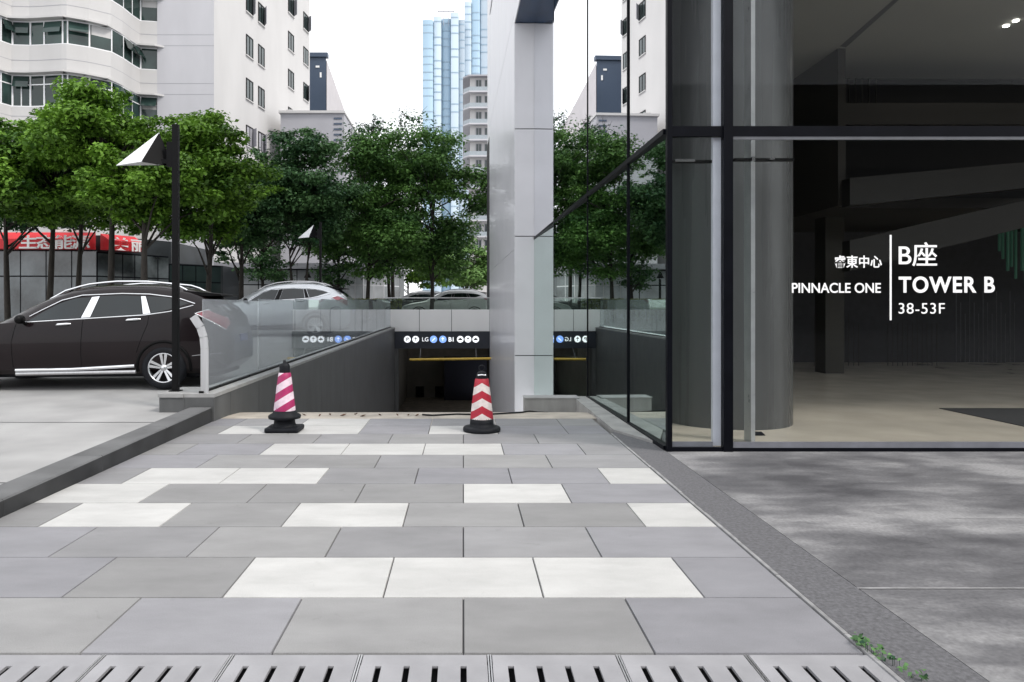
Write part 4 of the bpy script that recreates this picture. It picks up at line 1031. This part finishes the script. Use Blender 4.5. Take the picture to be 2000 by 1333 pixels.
# ------------------------------------------------------------------ shop with the red awning, glass pavilion
t = thing('shop', (xat(120, 36), 36, road_z(36)), 'glass fronted shop with red awning and white lettering under the trees', 'shop')
SP = [(xat(-160, 36), 36), (xat(190, 36), 36), (xat(330, 39.5), 39.5), (xat(432, 42), 42)]
zb_, za0, za1 = road_z(36), zat(488, 36), zat(455, 36)
mb = MB()
mb.prism([(SP[0][0], 36.3), (SP[1][0], 36.3), (SP[2][0], 39.8), (SP[2][0], 46), (SP[0][0], 46)], zb_, za1-.1)
mb.prism([(SP[2][0]+.005, 39.8), (SP[3][0], 42.3), (SP[3][0], 46), (SP[2][0]+.005, 46)], zb_, za0-.45)
mb.build('wall', mat('dark_shop_interior', (.03, .035, .04), .4, .4, 1), t)
def bays(a, b, n, z0, z1, zm, frame, pane, par, skip=()):
    a, b = Vector(a), Vector(b)
    for i in range(n):
        p, q = a.lerp(b, i/n), a.lerp(b, (i+1)/n); d = (q-p).normalized()*.05
        f = MB(); f.obox(p-d*.6, p+d*.6, .09, z0, z1); f.obox(p+d*.6, q-d*.6, .06, zm-.035, zm+.035); f.obox(p+d*.6, q-d*.6, .06, z1-.07, z1)
        fo = f.build('window', frame, par)
        g = MB(); g.obox(p+d*.6, q-d*.6, .03, z0, zm-.035); g.obox(p+d*.6, q-d*.6, .03, zm+.035, z1-.07)
        g.build('pane', pane, fo)
bays(SP[0], SP[1], 7, zb_, za0, zat(540, 36), M['navy_metal'], M['sky_pane'], t)
bays(SP[1], SP[2], 6, zb_, za0-.1, zat(540, 36), M['navy_metal'], M['sky_pane'], t)
bays(SP[2], SP[3], 4, zb_, za0-.5, zat(545, 36), M['navy_metal'], M['dark_pane'], t)
def awning(a, b, z0, z1, par):
    a, b = Vector(a), Vector(b); d = (b-a).normalized(); nn = Vector((d.y, -d.x))
    p = [a+nn*.9, b+nn*.9, b+nn*.15, a+nn*.15]
    zz = [z0, z0, z0, z0]
    h = (z1-z0)
    vs = [(p[0].x, p[0].y, z0), (p[1].x, p[1].y, z0), (p[2].x, p[2].y, z0), (p[3].x, p[3].y, z0),
          (p[0].x, p[0].y, z0+h*.55), (p[1].x, p[1].y, z0+h*.55), (p[2].x, p[2].y, z1), (p[3].x, p[3].y, z1)]
    return MB().add(vs, [(0,3,2,1),(4,5,6,7),(0,1,5,4),(1,2,6,5),(2,3,7,6),(3,0,4,7)]).build('awning', M['red'], par)
a1 = awning(SP[0], SP[1], za0-.02, za1, t); 
SPm = Vector(SP[1]).lerp(Vector(SP[2]), .47); a2 = awning((SP[1][0]+.05, SP[1][1]+.03), SPm, za0-.02, za1-.05, t)
mb = MB(); mb.obox((xat(105, 35.9), 35.82), (xat(172, 35.9), 35.82), .05, za1+.02, za1+.13); mb.build('awning_ridge', M['white_letter'], t)
hz = 24/FPX*36
for ch, p in (('生', 36), ('态', 70), ('能', 105), ('源', 138)):
    text_mesh('lettering', ch, hz*1.15, M['white_letter'], a1, (xat(p, 35.1), 35.09, za0+.03), ext=.01, xs=1.35, bold=.015)
ang = math.atan2(SP[2][1]-SP[1][1], SP[2][0]-SP[1][0])
for ch, f in (('美', .12), ('丽', .62)):
    p = Vector((SP[1][0], SP[1][1])).lerp(SPm, f); d = Vector((math.cos(ang), math.sin(ang))); nn = Vector((d.y, -d.x))*.925
    text_mesh('lettering', ch, hz*1.1, M['white_letter'], a2, (p.x+nn.x, p.y+nn.y, za0+.03), rot=(R(90), 0, ang), ext=.01, xs=1.3, bold=.015)

t = thing('pavilion', (xat(600, 46), 46, road_z(46)), 'low curved glass and pale panel pavilion beneath the dark trees', 'building')
pl = [(432, 45), (540, 46), (660, 46), (710, 46.4), (750, 47.5), (780, 49.5)]
PP = [(xat(a, Y), Y) for a, Y in pl]
zp0, zp1 = road_z(46), zat(526, 46)
pan_w = mat('pale_pavilion_panel', (.42, .44, .46), .35, .25, .8)
for i, (a, b) in enumerate(zip(PP, PP[1:])): bays(a, b, 3 if i < 3 else 2, zp0, zp1, zat(557, 46), M['navy_metal'] if i < 2 else M['steel'], [pan_w, pan_w, pan_w, pan_w, M['sky_pane']][i], t)
mb = MB(); mb.prism([(PP[0][0]-.3, PP[0][1]-.5)] + [(p[0]+.2, p[1]-.6) for p in PP[1:-1]] + [(PP[-1][0]+.3, PP[-1][1]-.3), (PP[-1][0]+.2, 54), (PP[0][0]-.3, 54)], zp1, zp1+.35); mb.build('roof', M['grey_wall'], t)
mb = MB(); mb.prism([(p[0], p[1]+.35) for p in PP] + [(PP[-1][0], 53.5), (PP[0][0], 53.5)], zp0, zp1-.01); mb.build('wall', mat('pavilion_core', (.10, .11, .12), .5, .3, 1), t)
o = MB(); o.bbox(xat(535, 43), xat(552, 43), 43, 43.15, road_z(43)+.4, zat(527, 43), .02); o.box(xat(541, 43), xat(546, 43), 43.04, 43.1, road_z(43), road_z(43)+.42)
o = set_origin(o.build('notice_board', mat('brown_board', (.06, .035, .03), .5)), (xat(543, 43), 43, road_z(43))); tag(o, 'narrow dark brown upright notice board in front of the pale pavilion', 'sign')
t = thing('garden_lamp', (xat(601, 40), 40, road_z(40)), 'short black garden lamp with a conical hat, left of the farther lamp post', 'lamp')
mb = MB(); mb.tube([(0, 0, 0), (0, 0, zat(545, 40)-road_z(40))], .05, 10); mb.build('pole', M['black_metal'], t, local=True)
mb = MB(); h = zat(543, 40)-road_z(40); mb.lathe([(0, h), (.22, h), (.20, h+.03), (.03, h+.38), (0, h+.38)], seg=16); mb.build('hat', M['black_metal'], t, local=True)

# ------------------------------------------------------------------ white apartment block
t = AP = thing('apartment_block', (-20, 49, road_z(49)), 'white apartment block with curved ribbon windows and a plain side wall', 'building')
plan = [(-170, 45), (-135, 44.4), (-100, 44.2), (-66, 44.4), (-32, 44.8), (0, 45.4), (22, 46.1), (57, 46.2), (84, 46.1), (120, 45.9), (130, 45.9), (173, 46.5), (217, 47.4), (240, 48.6), (257, 49.8), (273, 50.8), (307, 51)]
PL = [Vector((xat(a, Y), Y)) for a, Y in plan]
corner = Vector((xat(418, 51), 51)); far = Vector((xat(605, 70.4), 70.4))
HT = 36
mb = MB(); mb.prism([(p.x, p.y+.45) for p in PL] + [(corner.x-.2, corner.y+.45), (far.x-.2, far.y-.2), (far.x-14, far.y+3), (PL[0].x-2, far.y)], road_z(49), HT-.2)
mb.build('core', mat('apartment_core', (.06, .07, .07), .6, .3, 1), AP)
rib = [30.35, 26.92, 23.5, 20.07, 16.6, 13.0, 9.5]          # tops of the ribbons
whs = [1.64, 1.64, 1.64, 1.64, 2.12, 2.0, 2.0]
def band(z0, z1, proud=0.0, gz=None):
    mb = MB()
    if gz:
        for a, b in zip(PL, PL[1:]): mb.obox(a - Vector((0, .012)), b - Vector((0, .012)), .02, gz, gz+.03, 1)
    for a, b in zip(PL, PL[1:]): mb.obox(a - Vector((0, proud)), b - Vector((0, proud)), .4, z0, z1)
    return mb
for i, zt_ in enumerate(rib):
    znext = rib[i-1]-whs[i-1] if i else HT
    band(zt_, znext, .0, zt_+.85).build('spandrel', [M['white_wall'], M['grey_wall']], AP)
    lm = MB()
    for a, b in zip(PL, PL[1:] ): lm.obox(a - Vector((0, .42)), b - Vector((0, .42)), .8, zt_-.05, zt_+.08)
    e = PL[-1]; lm.prism([(e.x, e.y-.42), (e.x+.5, e.y-.005), (e.x, e.y-.005)], zt_-.05, zt_+.08)
    lm.build('ledge', M['white_wall'], AP)
band(road_z(49), rib[-1]-whs[-1]).build('spandrel', M['white_wall'], AP)
# ribbon windows: one frame and pane per bay
rngw = random.Random(4)
win_g = mat('green_window_pane', (.022, .042, .038), .08, .6, .3, spec=.55, rvar=.03)
for i, zt_ in enumerate(rib[1:6]):
    z0, z1 = zt_-whs[i+1], zt_-.05
    for j, (p, q) in enumerate(zip(PL, PL[1:])):
        L_ = (q-p).length; d = (q-p).normalized()*.05; sh = Vector((0, .10))
        f = MB()
        f.obox(p+sh, p+sh+d*1.1, .1, z0, z1); f.obox(q+sh-d*.8, q+sh, .1, z0, z1); f.obox(p+sh+d*1.1, q+sh-d*.8, .1, z0, z0+.08); f.obox(p+sh+d*1.1, q+sh-d*.8, .1, z1-.07, z1)
        if i == 3 and L_ > .5: f.obox(p+sh+d*1.1, q+sh-d*.8, .08, z1-.66, z1-.59)
        if i == 3 and j in (6, 11): m_ = p.lerp(q, .5)+sh; f.obox(m_-d*.5, m_+d*.5, .08, z0+.08, z1-.66)
        fo = f.build('window', M['white_metal'], AP)
        g = MB(); g.obox(p+sh*1.5+d*1.1, q+sh*1.5-d*.8, .03, z0+.08, z1-.07); g.build('pane', win_g, fo)
        if rngw.random() < .25 and L_ > .6:
            c = MB(); c.obox(p+sh*1.45+d*2, q+sh*1.45-d*1.6, .004, z1-.07-rngw.uniform(.3, .9), z1-.075); c.build('blind', M['white_wall'], fo)
        if rngw.random() < .3 and L_ > .6:      # top-hung sash pushed open
            c = MB(); a = R(rngw.uniform(12, 28)); h = .75; n2 = Vector((d.y, -d.x)).normalized(); e0, e1 = p+sh+d*1.4, q+sh-d*1.2
            o1 = n2*(h*math.sin(a)); zt2 = z1-.09; zb2 = zt2-h*math.cos(a); t2 = n2*.03
            vs = [(v.x, v.y, z) for v, z in ((e0, zt2), (e1, zt2), (e1+o1, zb2), (e0+o1, zb2), (e0+t2, zt2), (e1+t2, zt2), (e1+o1+t2, zb2), (e0+o1+t2, zb2))]
            c.add(vs, [(0,1,2,3),(7,6,5,4),(0,4,5,1),(1,5,6,2),(2,6,7,3),(3,7,4,0)]); c.build('casement', win_g, fo)
mb = MB(); mb.obox(PL[-1], corner, .4, road_z(49), HT)
for zt_ in rib: 
    for dz in (0.1, .88): mb.obox(PL[-1]-Vector((0, .006)), corner-Vector((0, .006)), .02, zt_+dz-.02, zt_+dz+.02, 1)
mb.build('front_wall', [M['pale_wall'], M['grey_wall']], AP)
mb = MB(); mb.obox(corner+Vector((.0, .003)), far, .4, road_z(49), HT); mb.build('side_wall', M['white_wall'], AP)
dirs = (far-corner).normalized()
def side_Y(px):
    k = (px-VX)/FPX; s = (far.x-corner.x)/(far.y-corner.y)
    return (corner.x - s*corner.y)/(k-s)
rows_z = [1.58+(z-1.58)*1.024 for z in (31.7, 28.35, 25.1, 21.75, 18.4, 14.8, 11.3)]
for ci, (px, w, dz) in enumerate(((487, 1.25, 0), (510, 1.2, 0.0), (568, 1.35, .1), (597, 1.3, .1), (445, 0, 0))):
    if not w: continue
    Yc = side_Y(px)
    for ri, z in enumerate(rows_z):
        if rngw.random() < .0: continue
        zc = z + dz + (1.55 if ci == 1 else 0)*0 + (-.05 if ci == 0 else 0)
        c = corner + dirs*((Yc-corner.y)/dirs.y); p, q = c-dirs*w/2, c+dirs*w/2; nn = Vector((dirs.y, -dirs.x))
        f = MB(); e = .07
        def ob(a, b, z0, z1, t0, t1): f.obox(a+nn*t0, b+nn*t0, -(t1-t0), z0, z1)
        ob(p, p+dirs*e, zc-.8, zc+.8, .002, .06); ob(q-dirs*e, q, zc-.8, zc+.8, .002, .06); ob(p+dirs*e, q-dirs*e, zc+.8-e, zc+.8, .002, .06); ob(p+dirs*e, q-dirs*e, zc-.8, zc-.8+e, .002, .06)
        m_ = c; ob(m_-dirs*.025, m_+dirs*.025, zc-.8+e, zc+.8-e, .002, .055)
        fo = f.build('window', M['black_metal'], AP)
        g = MB(); f2 = f; 
        g.obox(p+dirs*e+nn*.004, q-dirs*e+nn*.004, -.02, zc-.8+e, zc+.8-e); g.build('pane', M['dark_pane'] if ri < 5 else M['grey_wall'], fo)
        if rngw.random() < .5:     # an open casement
            hinge = q-dirs*e; a = R(rngw.uniform(25, 55)); d2 = Vector((-dirs.x*math.cos(a)+nn.x*math.sin(a), -dirs.y*math.cos(a)+nn.y*math.sin(a)))
            cs_ = MB(); e0, e1 = hinge+nn*.06, hinge+nn*.06+d2*(w*.45); cs_.obox(e0, e1, .03, zc-.72, zc+.72); cs_.build('casement', M['grey_wall'], fo)
        s_ = MB(); s_.obox(p-dirs*.06+nn*.002, q+dirs*.06+nn*.002, -.11, zc-.9, zc-.81); s_.build('sill', M['white_wall'], fo)

t = thing('annex_block', (-12.5, 60, road_z(60)), 'low grey annex with flat roof beside the white apartment block', 'building')
zx = zat(222, 60)
mb = MB(); mb.box(xat(548, 60), xat(672, 60), 60, 74, road_z(60), zx); mb.build('wall', M['grey_wall'], t)
mb = MB(); mb.box(xat(545, 60), xat(674, 60), 59.8, 74.2, zx, zx+.2); mb.box(xat(553, 60), xat(567, 60), 61, 62, zx+.2, zx+.6); mb.build('roof', M['white_wall'], t)
mb = MB()
for i in range(5): MB().box(xat(652, 60), xat(668, 60), 59.96, 59.999, zx-.5-i*.45, zx-.35-i*.45).build('louvre', M['blue_wall'], t)
t = thing('slate_tower', (-17, 85, road_z(85)), 'slate blue block with pinkish slanting side behind the white apartments', 'building')
zq = zat(112, 85); A_, B_, C_ = (xat(560, 85), 85), (xat(637, 85), 85), (xat(690, 122), 122)
mb = MB(); mb.prism([A_, B_, (B_[0]-.3, B_[1]+1), (A_[0], 100)], road_z(85), zq); mb.build('front_wall', M['blue_wall'], t)
mb = MB(); mb.prism([(B_[0]+.05, B_[1]+.05), C_, (C_[0]-15, C_[1]), (A_[0], 101), (B_[0]-.25, B_[1]+1.05)], road_z(85), zq-.3); mb.build('side_wall', M['pink_wall'], t)
mb = MB(); mb.box(A_[0], B_[0]+.2, 84.8, 85.6, zq, zq+.5); mb.build('roof_edge', M['blue_wall'], t)
mb = MB(); x = xat(622, 84.9)
mb.box(x-.35, x+.1, 84.93, 84.99, zat(131, 85)-.1, zat(131, 85)+.12); mb.box(x+.15, x+.35, 84.93, 84.99, zat(147, 85)-.3, zat(147, 85)+.3); mb.build('roof_sign', M['white_letter'], t)

# balcony building and the blue towers far off
t = thing('balcony_building', (3, 130, road_z(130)), 'white apartment building with stacked balconies beside the grey tower', 'building')
BX0, BX1 = xat(918, 130), xat(1010, 130); zr = zat(150, 130)
mb = MB(); mb.box(BX0, BX1, 130, 150, road_z(130), zr); mb.build('wall', M['white_wall'], t)
for k in range(11):
    z = zr - 2.9*k
    mb = MB(); s = 1.3 if k < 7 else .25
    mb.prism([(BX0-s, 130.4), (BX0-.2, 128.8), (BX1, 128.8), (BX1, 129.99), (BX0-.01, 129.99), (BX0-.01, 148), (BX0-s, 148)], z-.25, z); mb.build('balcony_slab', M['pale_wall'] if k else M['grey_wall'], t)
    if k:
        mb = MB(); mb.prism([(BX0-s+.1, 130.5), (BX0-.1, 128.9), (BX1, 128.9), (BX1, 129.0), (BX0-.1, 129.0), (BX0-s+.2, 130.55)], z+.001, z+.75); mb.build('balcony_rail', mat('balcony_glass', (.3, .34, .37), .2), t)
    for px in (929, 946):
        mb = MB(); mb.box(xat(px, 130), xat(px+12, 130), 129.9, 129.995, z-2.6, z-.6); fo = mb.build('window', M['grey_wall'], t)
        mb = MB(); mb.box(xat(px, 130)+.12, xat(px+6, 130)-.06, 129.86, 129.9, z-2.5, z-.7); mb.box(xat(px+6, 130)+.06, xat(px+12, 130)-.12, 129.86, 129.9, z-2.5, z-.7); mb.build('pane', M['dark_pane'], fo)
def tower_mat(name, c1, c2):
    m = mat(name, c1, .25, .12, .08, spec=.6, col2=c2, stretch=(1, 1, .15)); return m
bl = [tower_mat('hazed_sky_blue_glass', (.33, .48, .61), (.39, .53, .65)), tower_mat('hazed_pale_blue_glass', (.48, .58, .68), (.52, .62, .70)), tower_mat('hazed_grey_blue_glass', (.40, .48, .56), (.44, .52, .59))]  # distance haze put into these lighter glass colours
lines = mat('hazed_floor_line', (.28, .38, .47), .5)
def sky_tower(name, label, bays_, Y, seed):
    r = random.Random(seed); t = thing(name, (xat(bays_[0][0], Y), Y, road_z(Y)), label, 'tower', 'blue glass towers on the skyline')
    for (p0, p1, ytop, dy, mi) in bays_:
        x0, x1 = xat(p0, Y), xat(p1, Y); z1 = zat(ytop, Y); w = (x1-x0)
        pts = [(x0, Y+dy+.6)] + [(x0 + w*(.5-.5*math.cos(math.pi*k/6)), Y+dy-.5*math.sin(math.pi*k/6)) for k in range(1, 6)] + [(x1, Y+dy+.6), (x1, Y+dy+18), (x0, Y+dy+18)]
        f = MB(); f.prism(pts, road_z(Y), z1); z = z1-2
        while z > 40:
            q = [(a, b-.12) for a, b in pts[:7]]
            f.prism(q + [(x1, Y+dy+2), (x0, Y+dy+2)], z-.22, z+.22, 1); z -= 3.3*r.choice([1, 1, 2])
        f.build('bay', [bl[mi], lines], t)
    return t
ta = sky_tower('skyscraper', 'left pale blue skyscraper with curved bays and a flat crown', [(825, 846, 40, 0, 0), (846, 862, 30, 2, 1), (862, 880, 28, 5, 0), (880, 896, 24, 1, 1), (896, 908, 32, 4, 2)], 300, 1)
tb = sky_tower('skyscraper', 'right taller blue skyscraper cut by the top of the photo', [(907, 921, 5, 0, 1), (921, 938, -60, 1, 0), (938, 965, -60, 3, 2), (965, 985, -80, 2, 0)], 310, 2)
mb = MB()
for p in (856, 866, 876, 886): mb.box(xat(p, 302), xat(p+.8, 302), 302, 302.3, zat(28, 300)-4, zat(18, 300))
mb.box(xat(855, 302), xat(888, 302), 302, 302.3, zat(19.5, 300), zat(18, 300)); mb.build('roof_frame', M['grey_wall'], ta)
